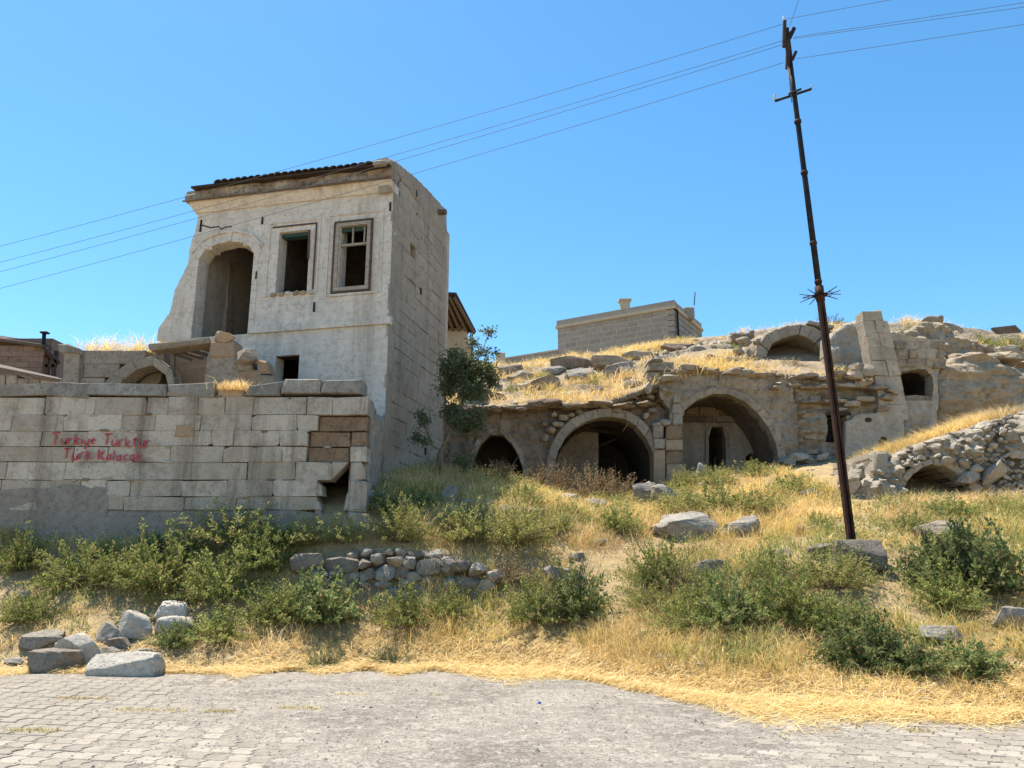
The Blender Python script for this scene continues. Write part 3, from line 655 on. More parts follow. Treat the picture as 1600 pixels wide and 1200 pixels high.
def write(txt, px0, px1, pyb, h, slope=0.0):
    adv = {'T': .95, 'K': .8, ' ': .6, 'l': .35, 'i': .35}; wd = [adv.get(ch, .68) for ch in txt.replace('ü', 'u')]; tot = sum(wd); x0, x1 = xw(px0, pyb), xw(px1, pyb); sx = (x1 - x0) / tot; cx = x0
    VV = []; FF = []
    for ch, wdt in zip(txt, wd):
        st = list(GL['u' if ch == 'ü' else ch]) + (GL['dots'] if ch == 'ü' else [])
        for s in st:
            pl = np.array(s, float) * [sx * 1.0, h]; pl[:, 0] += cx + rng.normal(0, .006); pl[:, 1] += zz(pyb) + slope * (cx - x0) + rng.normal(0, .012)
            m = 10; sl = np.concatenate([[0], np.cumsum(np.linalg.norm(np.diff(pl, axis=0), axis=1))]); tt = np.linspace(0, sl[-1], m)
            q = np.stack([np.interp(tt, sl, pl[:, 0]), np.interp(tt, sl, pl[:, 1])], 1); q[1:-1] = .5 * q[1:-1] + .25 * (q[:-2] + q[2:])
            tg = np.gradient(q, axis=0); tg /= np.linalg.norm(tg, axis=1, keepdims=True); nn = np.stack([-tg[:, 1], tg[:, 0]], 1); hw = .016 * rng.uniform(.75, 1.15, (m, 1)); hw[[0, -1]] *= .6
            a = q + nn * hw; b = q - nn * hw; n0 = sum(len(v) for v in VV); VV.append(WP.at(np.r_[a[:, 0], b[:, 0]], np.r_[a[:, 1], b[:, 1]], .024))
            i = np.arange(m - 1); FF.append(np.stack([n0 + i, n0 + m + i, n0 + m + i + 1, n0 + i + 1], 1))
        cx += wdt * sx
    return np.concatenate(VV), np.concatenate(FF)
for nm, a in (('Türkiye Türktür', (80, 238, 694, .235, -.03)), ('Türk Kalacak', (98, 224, 717, .22, -.03))):
    V, F = write(nm, *a); o = link('painted_lettering', mesh_np('painted_lettering', V, [F]), M_RED, bw); o['label'] = 'red sprayed words "%s" on the wall' % nm
    o.modifiers.new('t', 'SOLIDIFY').thickness = .004

for q_, m_, f_ in (([(497, 797), (508, 797), (505, 786), (497, 778)], M_WALL, -.01), ([(497, 775), (507, 775), (505, 758), (497, 751)], M_WALL, -.03), ([(519, 750), (526, 744), (545, 722), (519, 722)], M_WALL, -.02), ([(540, 797), (549, 797), (549, 768), (545, 770)], M_WALL, -.04), ([(497, 815), (512, 815), (506, 797), (497, 797)], M_CONC, -.01)):
    prism('broken_edge_stone', WP, [(xw(a), zz(b)) for a, b in q_], f_, .4, m_, bw, .02, .008, .01)
for k in range(34):     # chips broken out of the courses, lying in the joints
    px_, py_ = rng.uniform(0, 560), rng.choice(rows_px[1:]) + rng.uniform(-2, 2)
    if py_ > 700 and px_ > 470: continue
    link('chipped_stone', shade_auto(rock_mesh(960 + k, (rng.uniform(.08, .3), .10, rng.uniform(.04, .09)), 2, .5, .3)), M_BROWN if k % 4 == 0 else M_WALL, bw, (xw(px_, py_), YW + .012, zz(py_)))
tunnel('dark_hole_box', WP, [(xw(484), zz(830)), (xw(484), zz(716)), (xw(556), zz(716)), (xw(556), zz(830))], -.14, 2.0, M_SHADE, bw, 3, 0)  # added near-black box so the hole in the wall stays dark
cover_o = boxm('shade_slab', (-9.9, 18.3, 4.72), (13.4, 3.6, .3), M_EARTH, None, .02); tag(cover_o, 'unseen earth slab added to shade the hollow behind the boundary wall', kind='structure')  # unseen slab, added to keep sunlight out of the space behind the hole

# ------------------------------------------------------------------ tall ruined house
FPN = Plane((C0[0], C0[1], 0), RD, (-math.sin(A17), -math.cos(A17), 0)); SPN = Plane((C0[0], C0[1], 0), RB, (math.cos(A17), -math.sin(A17), 0))
th = thing('ruined_house', (C0[0], C0[1], 3.5), 'tall two-storey ruined stone house with pale facade and tiled eave above the wall', 'house')
f = FPN.px
lefts = np.array([f(302, 620), f(302, 560), f(240, 535), f(243, 520), f(255, 500), f(265, 475), f(285, 430), f(300, 388), f(308, 365), f(313, 342), f(313, 330)])
zstr = f(600, 506)[1]; zcor = f(612, 300)[1]; ztop = f(612, 262)[1]; zpar = f(615, 247)[1]; UL = float(f(313, 342)[0])
dU0, dU1 = .5 * (f(296, 524)[0] + f(315, 400)[0]), .5 * (f(399, 389)[0] + f(385, 528)[0]); dS = f(399, 391)[1] - .1; dC = f(366, 377)[1]; dB = f(386, 527)[1]
w1 = (.5 * (f(435, 363)[0] + f(432, 456)[0]), .5 * (f(486, 359)[0] + f(478, 455)[0]), f(455, 455)[1], f(460, 361)[1])
w2 = (f(530, 400)[0], f(578, 400)[0], f(552, 448)[1], f(556, 351)[1])
lw = (f(430, 570)[0], f(467, 570)[0], f(448, 590)[1], f(448, 551)[1])
dm = (dU0 + dU1) / 2; dr = (dU1 - dU0) / 2
def fac_holes(z, grow=0.0):
    r = []
    if dB < z < dC + grow:
        hw = dr + grow if z < dS else (dr + grow) * math.sqrt(max(0, 1 - ((z - dS) / (dC + grow - dS)) ** 2))
        r.append((dm - hw, dm + hw))
    for (a, b, c, d) in (w1, w2, lw):
        if c < z < d: r.append((a, b))
    return r
nr = int(round((zstr - 3.2) / .34)); rl = [(zstr - 3.2) / nr] * nr
blocks_wall(FPN, 3.2, rl, lambda z: (float(np.interp(z, lefts[:, 1], lefts[:, 0])), 0), lambda z: fac_holes(z, .06), (.6, 1.15), .42, M_FAC, th, bevel=.0025, jit=.002, fj=.0005, gap=.001, fvar=.001)
zs = [zstr, w2[2], w2[3], dC + .12, zcor]; ru = []
def split_rows(a, b, h):
    n = max(1, int(round((b - a) / h))); return [(b - a) / n] * n
ru = split_rows(zstr, min(w1[2], w2[2]), .34) + split_rows(min(w1[2], w2[2]), max(w1[3], w2[3]), .30) + split_rows(max(w1[3], w2[3]), zcor + .02, .3)
def up_lim(z): return (float(np.interp(z, lefts[:, 1], lefts[:, 0])) + .16 * float(vnoise(np.array([[z * 2.9, .3, .7]]), 5)[0]) + .06 * math.sin(z * 23), 0)
blocks_wall(FPN, zstr, ru, up_lim, lambda z: fac_holes(z, .05), (.55, 1.05), .42, M_FAC, th, slant=True, bevel=.0025, jit=.002, fj=.0005, gap=.001, fvar=.001)
# string course between the storeys
for a, b in ((f(389, 520)[0], f(440, 520)[0]), (f(440, 516)[0], f(470, 516)[0]), (f(470, 516)[0], f(540, 512)[0]), (f(540, 512)[0], .05)):
    prism('string_course', FPN, [(a + .003, zstr - .02), (b - .003, zstr - .02), (b - .003, zstr + .12), (a + .003, zstr + .12)], .07, .2, M_FAC, th, .025, .004)
    prism('string_course', FPN, [(a + .003, zstr + .123), (b - .003, zstr + .123), (b - .003, zstr + .19), (a + .003, zstr + .19)], .035, .2, M_FAC, th, .015, .004)
# arched doorway stones
ang = np.linspace(math.pi, 0, 25); Iarc = np.stack([dm + dr * np.cos(ang), dS + (dC - dS) * np.sin(ang)], 1); Oarc = np.stack([dm + (dr + .26) * np.cos(ang), dS + (dC - dS + .27) * np.sin(ang)], 1); Carc = np.stack([dm + (dr + .30) * np.cos(ang), dS + .03 + (dC - dS + .31) * np.sin(ang)], 1)
ring(FPN, Iarc[:13], Oarc[:13], 3, .025, .46, M_FAC, th, 'arch_stone', .01, .004); ring(FPN, Iarc[13:], Oarc[13:], 3, .03, .46, M_FAC, th, 'arch_stone', .01, .004); ring(FPN, Iarc[12:14], Oarc[12:14], 1, .05, .46, M_FAC, th, 'arch_stone', .012, .004)
ring(FPN, Oarc[2:23], Carc[2:23], 5, .06, .1, M_FAC, th, 'hood_moulding', .01, .003)
for (u, z) in ((dm - .62, dS + .33), (dm - .36, dS + .42), (dm + .32, dS + .44), (dm + .60, dS + .34)):   # carved rosettes
    q = np.arange(8) * math.pi / 4; prism('rosette', FPN, np.stack([u + .07 * np.cos(q), z + .06 * np.sin(q)], 1), .042, .05, M_FAC, th, .012)
for s, uu in ((-1, dU0), (1, dU1)):
    z = dB + .02
    while z < dS - .1:
        hh = min(random.uniform(.4, .6), dS - z); prism('jamb_stone', FPN, sorted_quad if False else [(uu - (.16 if s < 0 else 0), z + .002), (uu + (0 if s < 0 else .16), z + .002), (uu + (0 if s < 0 else .16), z + hh - .002), (uu - (.16 if s < 0 else 0), z + hh - .002)], .02, .45, M_FAC, th, .008, .003); z += hh
for u in (dU1 + .36, dU0 - .02 + .0): pass
# slender pilaster strips and mouldings round the windows
def moulding(a, b, c, d, m, wdt=.045, fr=.028, skip=()):
    if 't' not in skip: prism('moulding', FPN, [(a - wdt, d), (b + wdt, d), (b + wdt, d + wdt), (a - wdt, d + wdt)], fr, .06, m, th, .01)
    if 'l' not in skip: prism('moulding', FPN, [(a - wdt, c), (a, c), (a, d - .002), (a - wdt, d - .002)], fr, .06, m, th, .01)
    if 'r' not in skip: prism('moulding', FPN, [(b, c), (b + wdt, c), (b + wdt, d - .002), (b, d - .002)], fr, .06, m, th, .01)
moulding(w1[0] - .26, w1[1] + .26, w1[2] - .1, w1[3] + .26, M_FAC, skip=()); moulding(w2[0] - .30, w2[1] + .30, w2[2] - .22, w2[3] + .30, M_FAC)
moulding(w1[0] - .18, w1[1] + .16, w1[2], w1[3] + .14, M_FRAMEB, .035, .03, skip=('l',))
def drop(u, z):
    prism('drop_ornament', FPN, [(u - .09, z), (u + .09, z), (u + .09, z - .1), (u + .03, z - .19), (u, z - .22), (u - .03, z - .19), (u - .09, z - .1)], .022, .05, M_FAC, th, .012)
for u, z in ((w2[0] + .08, w2[2] - .24), (w2[1] - .08, w2[2] - .24), (w1[0] - .12, w1[2] - .2)): drop(u, z)
prism('sill_band', FPN, [(w2[0] - .28, w2[2] - .23), (w2[1] + .26, w2[2] - .23), (w2[1] + .26, w2[2] - .17), (w2[0] - .28, w2[2] - .17)], .045, .1, M_FAC, th, .012)
for k in range(7):      # broken sill of the first window
    u = w1[0] - .28 + k * .22; o = rock_mesh(300 + k, (.26, .22, .16), 2, .5); link('broken_sill_stone', shade_auto(o), M_ORNG if k % 3 else M_FAC, th, FPN.at(u, w1[2] - .07 + random.uniform(-.02, .02), -.02))
# window joinery
def frame(a, b, c, d, wdt, fr, dp, m, name='window_frame'):
    prism(name, FPN, [(a, c), (b, c), (b, c + wdt), (a, c + wdt)], fr, dp, m, th, .008); prism(name, FPN, [(a, d - wdt), (b, d - wdt), (b, d), (a, d)], fr, dp, m, th, .008)
    prism(name, FPN, [(a, c + wdt + .001), (a + wdt, c + wdt + .001), (a + wdt, d - wdt - .001), (a, d - wdt - .001)], fr, dp, m, th, .008); prism(name, FPN, [(b - wdt, c + wdt + .001), (b, c + wdt + .001), (b, d - wdt - .001), (b - wdt, d - wdt - .001)], fr, dp, m, th, .008)
frame(w2[0] - .17, w2[1] + .06, w2[2] - .15, w2[3] + .12, .05, .055, .10, M_FRAMEB, 'outer_frame')
frame(w2[0] - .118, w2[1] + .008, w2[2] - .098, w2[3] + .068, .10, .045, .12, M_FRAME)
zt = f(555, 380)[1]; prism('transom', FPN, [(w2[0] - .02, zt - .03), (w2[1] - .09, zt - .03), (w2[1] - .09, zt + .03), (w2[0] - .02, zt + .03)], -.05, .06, M_FRAME, th, .008)
for pxm in (550, 568):
    u = f(pxm, 366)[0]; prism('mullion', FPN, [(u - .018, zt + .031), (u + .018, zt + .031), (u + .018, w2[3] - .05), (u - .018, w2[3] - .05)], -.05, .05, M_FRAME, th, .006)
prism('lintel_board', FPN, [(w2[0] - .02, w2[3] - .14), (w2[1] - .09, w2[3] - .14), (w2[1] - .09, w2[3] - .031), (w2[0] - .02, w2[3] - .031)], -.08, .05, M_GREENW, th, .006)
prism('lintel_board', FPN, [(w1[0] + .02, w1[3] - .10), (w1[1] - .02, w1[3] - .10), (w1[1] - .02, w1[3] - .002), (w1[0] + .02, w1[3] - .002)], -.12, .22, M_GREENW, th, .006)
prism('lintel_board', FPN, [(lw[0], lw[3] - .09), (lw[1], lw[3] - .09), (lw[1], lw[3] - .002), (lw[0], lw[3] - .002)], -.1, .25, M_WOOD, th, .006)
beam('broken_frame_post', FPN.at(w1[1] - .02, w1[3] - .03, .02), FPN.at(w1[1] - .0, w1[3] - .85, .02), .05, .05, M_FRAMEB, th)
for u, z, hh in ((f(410, 348)[0], f(410, 345)[1], .2), (f(610, 325)[0], f(610, 323)[1], .24), (f(314, 355)[0], f(314, 353)[1], .36), (f(401, 430)[0], f(401, 430)[1], .22), (f(491, 482)[0], f(491, 480)[1], .26)):
    prism('tie_anchor', FPN, [(u - .025, z - hh / 2), (u + .025, z - hh / 2), (u + .02, z + hh / 2), (u - .02, z + hh / 2)], .03, .05, M_DKMETAL, th, .006)
# crack over the doorway
cr = [f(316, 352), f(330, 356), f(342, 354), f(346, 358), f(352, 355), f(362, 354)]; cr = np.array(cr)
V = np.concatenate([FPN.at(cr[:, 0], cr[:, 1] + .02, .006), FPN.at(cr[:, 0], cr[:, 1] - .02, .006)]); i = np.arange(5); link('crack', mesh_np('crack', V, [np.stack([i + 6, i + 7, i + 1, i], 1)]), M_WOOD, th)
# rooms: inner walls, floor, ceiling (they keep the inside dark)
DEP = SPN.px(698, 420)[0]
def panel(name, pts, mat, thick=.12):
    V = np.array(pts, float); n = np.cross(V[1] - V[0], V[2] - V[0]); n /= np.linalg.norm(n); W = np.concatenate([V, V - n * thick]); k = len(V); i = np.arange(k); j = (i + 1) % k
    return link(name, mesh_np(name, W, [i[None], (i + k)[::-1][None], np.stack([i, i + k, j + k, j], 1)]), mat, th)
fi = lambda u, z, n: FPN.at(u, z, n)
panel('inner_wall', [fi(dU0 - .12, zstr - .1, -.4), fi(dU0 - .12, zstr - .1, -DEP), fi(dU0 - .12, zcor + .3, -DEP), fi(dU0 - .12, zcor + .3, -.4)], M_PLAST, .25)
panel('rear_wall', [fi(UL - .75, zstr - .2, -DEP + .02), fi(-.05, zstr - .2, -DEP + .02), fi(-.05, zpar, -DEP + .02), fi(UL - .1, zpar - .6, -DEP + .02), fi(UL - .35, 10.2, -DEP + .02)], M_PLAST, .4)
panel('partition', [fi(dU1 + .3, zstr, -.43), fi(dU1 + .3, zcor + .3, -.43), fi(dU1 + .3, zcor + .3, -DEP), fi(dU1 + .3, zstr, -DEP)], M_TUFFD, .15)
panel('floor_slab', [fi(UL - .9, zstr - .05, -.40), fi(-.4, zstr - .05, -.40), fi(-.4, zstr - .05, -DEP), fi(UL - .9, zstr - .05, -DEP)], M_WOODG, .22)
panel('ceiling', [fi(UL, zcor + .25, -.0), fi(UL, zcor + .25, -DEP), fi(-.05, zcor + .25, -DEP), fi(-.05, zcor + .25, -.0)], M_WOODG, .1)
panel('rear_wall', [fi(UL - 1.2, 3.0, -DEP + .02), fi(-.05, 3.0, -DEP + .02), fi(-.05, zstr - .2, -DEP + .02), fi(UL - 1.2, zstr - .2, -DEP + .02)], M_TUFFD, .4)
for (ua, ub, za, zb) in ((w1[0] - .35, -.43, zstr + .02, zcor + .2), (lw[0] - .5, -.43, lw[2] - .9, lw[3] + .3)):  # added near-black boxes that darken the view through the windows
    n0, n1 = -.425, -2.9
    for nm, q in (('dark_shell_wall', [(ua, za, n0), (ua, zb, n0), (ua, zb, n1), (ua, za, n1)]), ('dark_shell_wall', [(ub, za, n0), (ub, za, n1), (ub, zb, n1), (ub, zb, n0)]), ('dark_shell_wall', [(ua, za, n1), (ua, zb, n1), (ub, zb, n1), (ub, za, n1)]), ('dark_shell_floor', [(ua, za, n0), (ua, za, n1), (ub, za, n1), (ub, za, n0)]), ('dark_shell_ceiling', [(ua, zb, n0), (ub, zb, n0), (ub, zb, n1), (ua, zb, n1)])):
        panel(nm, [fi(*p) for p in q], M_SHADE, .02)
relief('broken_cross_wall', Plane(FPN.at(0, 0, -1.5), FPN.U, FPN.N), FPN.pxs([(268, 500), (300, 500), (310, 350), (299, 347), (292, 368), (283, 395), (276, 430)]), [], .35, .07, rough(51, .05), M_SIDE, th, .05, .04)
o = rock_mesh(77, (.28, .3, .34), 2, .5); link('perched_stone', shade_auto(o), M_ORNG, th, FPN.at(UL - .12, zcor - .16, -.2))
# side wall
ns = split_rows(3.4, ztop + .25, .36)
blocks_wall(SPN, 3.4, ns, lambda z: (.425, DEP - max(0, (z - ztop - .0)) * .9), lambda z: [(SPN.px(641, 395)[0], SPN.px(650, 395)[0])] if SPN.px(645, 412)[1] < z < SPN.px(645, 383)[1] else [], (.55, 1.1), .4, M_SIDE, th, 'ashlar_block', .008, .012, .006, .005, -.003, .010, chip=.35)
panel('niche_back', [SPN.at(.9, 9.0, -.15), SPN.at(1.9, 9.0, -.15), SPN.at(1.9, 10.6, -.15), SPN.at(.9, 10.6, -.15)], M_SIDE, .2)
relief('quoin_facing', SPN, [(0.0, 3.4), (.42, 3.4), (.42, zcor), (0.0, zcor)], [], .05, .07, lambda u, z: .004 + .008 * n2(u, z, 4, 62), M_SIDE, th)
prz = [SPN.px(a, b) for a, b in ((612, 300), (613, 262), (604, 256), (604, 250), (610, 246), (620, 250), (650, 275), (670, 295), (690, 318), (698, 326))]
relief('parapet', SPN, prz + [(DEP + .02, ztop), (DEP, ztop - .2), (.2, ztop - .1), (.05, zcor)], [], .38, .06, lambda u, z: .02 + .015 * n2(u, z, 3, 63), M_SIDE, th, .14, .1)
q = SPN.px(684, 332); beam('beam_stub', SPN.at(q[0], q[1], -.2), SPN.at(q[0], q[1], .28), .16, .14, M_WOODG, th)
for a, b in ((650, 302), (621, 287), (657, 455), (664, 705)): q = SPN.px(a, b); prism('tie_anchor', SPN, [(q[0] - .04, q[1] - .1), (q[0] + .04, q[1] - .1), (q[0] + .04, q[1] + .1), (q[0] - .04, q[1] + .1)], .03, .05, M_DKMETAL, th, .005)
# cornice, fascia and roof tiles
cu0 = f(298, 310)[0]; zc1 = zcor + (ztop - zcor) * .38
relief('cornice_moulding', FPN, [(cu0 + .22, zcor), (.02, zcor), (.02, zc1), (cu0 + .08, zc1)], [], .3, .05, lambda u, z: .05 + .16 * (z - zcor) / (zc1 - zcor) + .012 * n2(u, z, 4, 71), M_FAC, th)
relief('weathered_fascia', FPN, [(cu0 + .02, zc1 + .003), (.03, zc1 + .003), (.03, ztop - .1), (cu0, ztop - .1)], [], .3, .04, lambda u, z: .24 + .07 * np.clip(n2(u * .5, z, 4, 72, 4) * 2.2, -.9, .7), stone('peeling_fascia', (.42, .35, .27), (.20, .15, .105), (.075, .042, .03), 1.3, 0, 0, .7, 9, .2), th)
beam('drip_board', FPN.at(cu0 - .02, zc1, .3), FPN.at(.04, zc1, .3), .06, .035, M_WOODG, th)
panel('roof_deck', [fi(cu0 + .3, ztop - .09, .44), fi(.0, ztop - .09, .44), fi(.0, ztop + .16, -DEP), fi(cu0 + .3, ztop + .16, -DEP)], M_WOOD, .05)
u0r = f(352, 285)[0]; ntile = 25
for k in range(ntile):
    u = u0r + (k + .5) * (-.04 - u0r) / ntile
    for row in range(2):
        th_ = np.linspace(0, math.pi, 7); r0, r1 = .115, .095; sl = (.25) / (DEP + .44)
        n0 = .47 - row * .42 + random.uniform(-.02, .02); V = []
        for (nn_, rr) in ((n0, r0), (n0 - .5, r1)):
            zb = ztop - .085 + (.44 - nn_) * sl + .02 * row
            V += [FPN.at(u + rr * math.cos(t), zb + rr * .75 * math.sin(t), nn_) for t in th_]
        V = np.array(V); V2 = V.copy(); V2[:, 2] -= .018; i = np.arange(6)
        F = np.concatenate([np.stack([i, i + 1, i + 8, i + 7], 1), np.stack([i + 14, i + 21, i + 22, i + 15], 1), np.stack([i, i + 14, i + 15, i + 1], 1)])
        link('roof_tile', mesh_np('roof_tile', np.concatenate([V, V2]), [F], False), M_TILE, th)

# ------------------------------------------------------------------ ruined vaulted outbuilding between wall and house
YR = 17.6; OP = yplane(YR); ro = thing('ruined_outbuilding', (-8.5, YR, 4.8), 'low broken vaulted stone outbuilding standing behind the boundary wall', 'ruin')
ox = lambda a, b: OP.px(a, b)
arc_in = OP.pxs([(180, 612), (190, 597), (205, 583), (222, 573), (238, 571), (252, 578), (262, 590), (265, 612)])
arc_out = OP.pxs([(150, 612), (170, 590), (190, 574), (212, 559), (240, 556), (258, 562), (272, 582), (276, 612)])
def obr(z): return (ox(104, 590)[0], ox(262, 590)[0])
zb0 = ox(150, 612)[1]; zb1 = ox(150, 547)[1]
def ob_holes(z):
    pl = np.array(arc_out); l = np.interp(z, pl[:5, 1], pl[:5, 0]); r = np.interp(z, pl[4:, 1][::-1], pl[4:, 0][::-1]); return [(l + .03, 9)] if z < pl[4, 1] else []
blocks_wall(OP, zb0, split_rows(zb0, zb1, .33), obr, ob_holes, (.5, 1.0), .4, M_VOUS, ro, bevel=.016, jit=.012, fj=.008, fvar=.012)
ring(OP, arc_in[:5], arc_out[:5], 3, .02, .5, M_VOUS, ro); ring(OP, arc_in[4:], arc_out[4:], 2, .02, .5, M_VOUS, ro)
tunnel('vault', OP, arc_in, -.3, 1.5, M_SHADE, ro, 5)
prism('pilaster', OP, OP.pxs([(101, 612), (126, 612), (128, 552), (103, 552)]), .10, .5, M_VOUS, ro, .02, .01, .01)
prism('pilaster_cap', OP, OP.pxs([(97, 552), (131, 556), (129, 547), (112, 540), (95, 541)]), .16, .6, M_COPE, ro, .03, .01, .01)
prism('pilaster', OP, OP.pxs([(320, 612), (385, 612), (372, 560), (366, 532), (350, 519), (340, 519), (334, 532), (326, 560)]), .12, .7, M_VOUS, ro, .05, .015, .02)
for q_, m_ in (([(330, 560), (372, 562), (368, 536), (332, 536)], M_ORNG), ([(372, 612), (412, 612), (410, 580), (374, 582)], M_ORNG), ([(374, 580), (398, 580), (392, 552), (372, 556)], M_VOUS), ([(400, 612), (436, 612), (430, 588), (404, 586)], M_VOUS), ([(412, 586), (425, 586), (420, 566), (400, 564)], M_ORNG)):
    prism('tumbled_block', OP, OP.pxs(q_), .15, .5, m_, ro, .04, .015, .02)
link('tumbled_block', shade_auto(rock_mesh(81, (.55, .4, .36), 3, .5)), M_ORNG, ro, P(350, 526, YR - .1)); link('tumbled_block', shade_auto(rock_mesh(82, (.7, .4, .5), 3, .6)), M_VOUS, ro, P(385, 560, YR - .15))
beam('lintel_slab', P(238, 546, YR + .1), P(334, 536, YR + .1), .5, .16, M_VOUS, ro, bevel=.04, jit=.02)
for k, (a, b) in enumerate((((248, 545), (300, 562)), ((262, 545), (318, 560)), ((280, 543), (328, 556)), ((300, 541), (330, 548)))): beam('ceiling_pole', P(*a, YR + .15 + .1 * k), P(*b, YR + .7), .07, .07, M_WOODG, ro, jit=.008)
beam('door_post', P(270, 612, YR + .1), P(270, 553, YR + .1), .10, .10, M_WOODG, ro)
relief('inner_wall', yplane(YR + 1.0), [XZ(255, 616, YR + 1), XZ(338, 616, YR + 1), XZ(338, 540, YR + 1), XZ(255, 540, YR + 1)], [], .3, .1, rough(85, .06), M_ORNG, ro)
relief('roof_slab', yplane(YR + .6), [XZ(100, 600, YR + .6), XZ(250, 600, YR + .6), XZ(258, 545, YR + .6), XZ(238, 540, YR + .6), XZ(230, 550, YR + .6), XZ(110, 552, YR + .6)], [], .8, .12, rough(86, .05), M_VOUS, ro)

# ------------------------------------------------------------------ houses seen in the distance
YF = 36.0; fh = thing('distant_house', tuple(P(40, 600, YF)), 'small brown masonry house with timber eave at the far left', 'house'); FPF = yplane(YF)
z0 = P(0, 600, YF)[2]; blocks_wall(FPF, z0, split_rows(z0, FPF.px(0, 540)[1], .28), lambda z: (P(-60, 560, YF)[0], P(68, 560, YF)[0]), lambda z: [], (.5, .9), .3, M_BRICKFAR, fh, bevel=.012, jit=.004, gap=.006)
a, b, c, d = P(-60, 520, YF - .3), P(72, 539, YF - .3), P(72, 535, YF + 3.5), P(-60, 515, YF + 3.5)
def slab(name, pts, thick, mat, parent):
    V = np.array(pts, float); n = np.cross(V[1] - V[0], V[2] - V[0]); n /= np.linalg.norm(n); n = n if n[2] > 0 else -n; W = np.concatenate([V, V - n * thick]); k = len(V); i = np.arange(k); j = (i + 1) % k
    return link(name, mesh_np(name, W, [i[None], (i + k)[::-1][None], np.stack([i, i + k, j + k, j], 1)]), mat, parent)
slab('roof', [a, b, c, d], .14, M_TILE, fh)
boxm('gable_block', P(30, 575, YF + 2.0), (5, 3.2, 2.2), M_BRICKFAR, fh)
slab('eave', [P(68, 540, YF - .4), P(94, 563, YF - .4), P(94, 560, YF + 3), P(68, 537, YF + 3)], .12, M_WOOD, fh)
for (a, b) in (((72, 548), (92, 568)), ((74, 560), (74, 596)), ((84, 566), (84, 596)), ((70, 572), (88, 572)), ((88, 548), (88, 570))): beam('eave_timber', P(*a, YF - .1), P(*b, YF - .1), .16, .16, M_WOOD, fh, up=(0, 1, 0))
tube_obj('stove_pipe', [P(68, 545, YF), P(69, 521, YF)], .09, M_DKMETAL, fh); boxm('pipe_cap', P(70, 520, YF), (.34, .3, .08), M_DKMETAL, fh)
YF2 = 30.0; fr = thing('fallen_roof', tuple(P(40, 598, YF2)), 'sagging grey roof slab with stones below the small brown house', 'roof')
slab('roof_slab', [P(-40, 566, YF2), P(92, 592, YF2), P(92, 590, YF2 + 1.5), P(-40, 560, YF2 + 1.5)], .14, M_WOODG, fr)
for k in range(7): prism('stone_block', yplane(YF2 + .1), [XZ(-30 + k * 18, 602, YF2), XZ(-13 + k * 18, 602, YF2), XZ(-13 + k * 18, 590 - (k < 3) * 6, YF2), XZ(-30 + k * 18, 590 - (k < 3) * 6, YF2)], 0, .6, M_VOUS, fr, .03, .02, .02)

YB = 27.0; bh = thing('cream_house', tuple(P(705, 640, YB)), 'cream rendered house with dark timber eave just behind the tall ruin', 'house')
relief('wall', yplane(YB), XZs([(672, 660), (748, 660), (745, 590), (728, 512), (714, 478), (690, 470), (672, 470)], YB), [], .4, .2, rough(95, .02), M_CREAM, bh)
boxm('wall_block', P(690, 600, YB + 2.2), (1.6, 3.5, 5.4), M_CREAM, bh)
slab('roof', [P(672, 455, YB - 2.0), P(713, 457, YB - 2.0), P(744, 517, YB + .3), P(690, 517, YB + .3)], .08, M_WOOD, bh)
for k in range(5):
    t = k / 4; A = P(682 + 28 * t, 459.5, YB - 1.95); B = P(700 + 41 * t, 516, YB + .2); beam('rafter', A - Z * .12, B - Z * .12, .09, .10, M_WOODG, bh)
beam('tie_beam', P(694, 478, YB - .2), P(720, 512, YB - .2), .14, .14, M_WOODG, bh); beam('wall_plate', P(694, 500, YB - .05), P(705, 504, YB - .05), .1, .1, M_WOODG, bh); beam('eave_post', P(737, 520, YB + .1), P(737, 560, YB + .1), .1, .1, M_WOOD, bh)

YG = 41.0; A31 = math.radians(31); Cg = P(1053, 500, YG); GP = Plane((Cg[0], Cg[1], 0), (math.cos(A31), -math.sin(A31), 0), (-math.sin(A31), -math.cos(A31), 0)); GS = Plane((Cg[0], Cg[1], 0), (math.sin(A31), math.cos(A31), 0), (math.cos(A31), -math.sin(A31), 0))
gh = thing('block_house', tuple(P(980, 560, YG + 1)), 'flat-roofed grey block house on the hilltop', 'house')
gz1 = GP.px(1053, 482)[1]; gz0 = GP.px(880, 572)[1] - .6; gu0 = GP.px(871, 530)[0]; gd = 5.2
rws = split_rows(gz0, gz1, .33)
blocks_wall(GP, gz0, rws, lambda z: (gu0, 0), lambda z: [], (.72, .8), .3, M_BLOCK, gh, bevel=.008, jit=.003, gap=.04, fvar=.004)
blocks_wall(GS, gz0, rws, lambda z: (.31, gd), lambda z: [], (.72, .8), .3, M_BLOCK, gh, bevel=.008, jit=.003, gap=.04, fvar=.004)
for PL, a, b in ((GP, gu0 - .1, .12), (GS, .0, gd)):
    prism('cornice', PL, [(a, gz1), (b, gz1), (b, gz1 + .16), (a, gz1 + .16)], .12, .5, M_CREAM, gh, .03); prism('parapet', PL, [(a + .05, gz1 + .163), (b - .05, gz1 + .163), (b - .05, gz1 + .5), (a + .05, gz1 + .5)], .02, .4, M_BLOCK, gh, .02)
relief('mortar_backing', GP, [(gu0 + .1, gz0), (-.35, gz0), (-.35, gz1), (gu0 + .1, gz1)], [], .25, 1.0, lambda u, z: -.010 + 0 * u, M_CREAM, gh, smooth=False)
slab('roof', [GP.at(gu0, gz1 + .2, -.3), GP.at(-.3, gz1 + .2, -.3), GP.at(-.3, gz1 + .2, -gd), GP.at(gu0, gz1 + .2, -gd)], .2, M_CONC, gh)
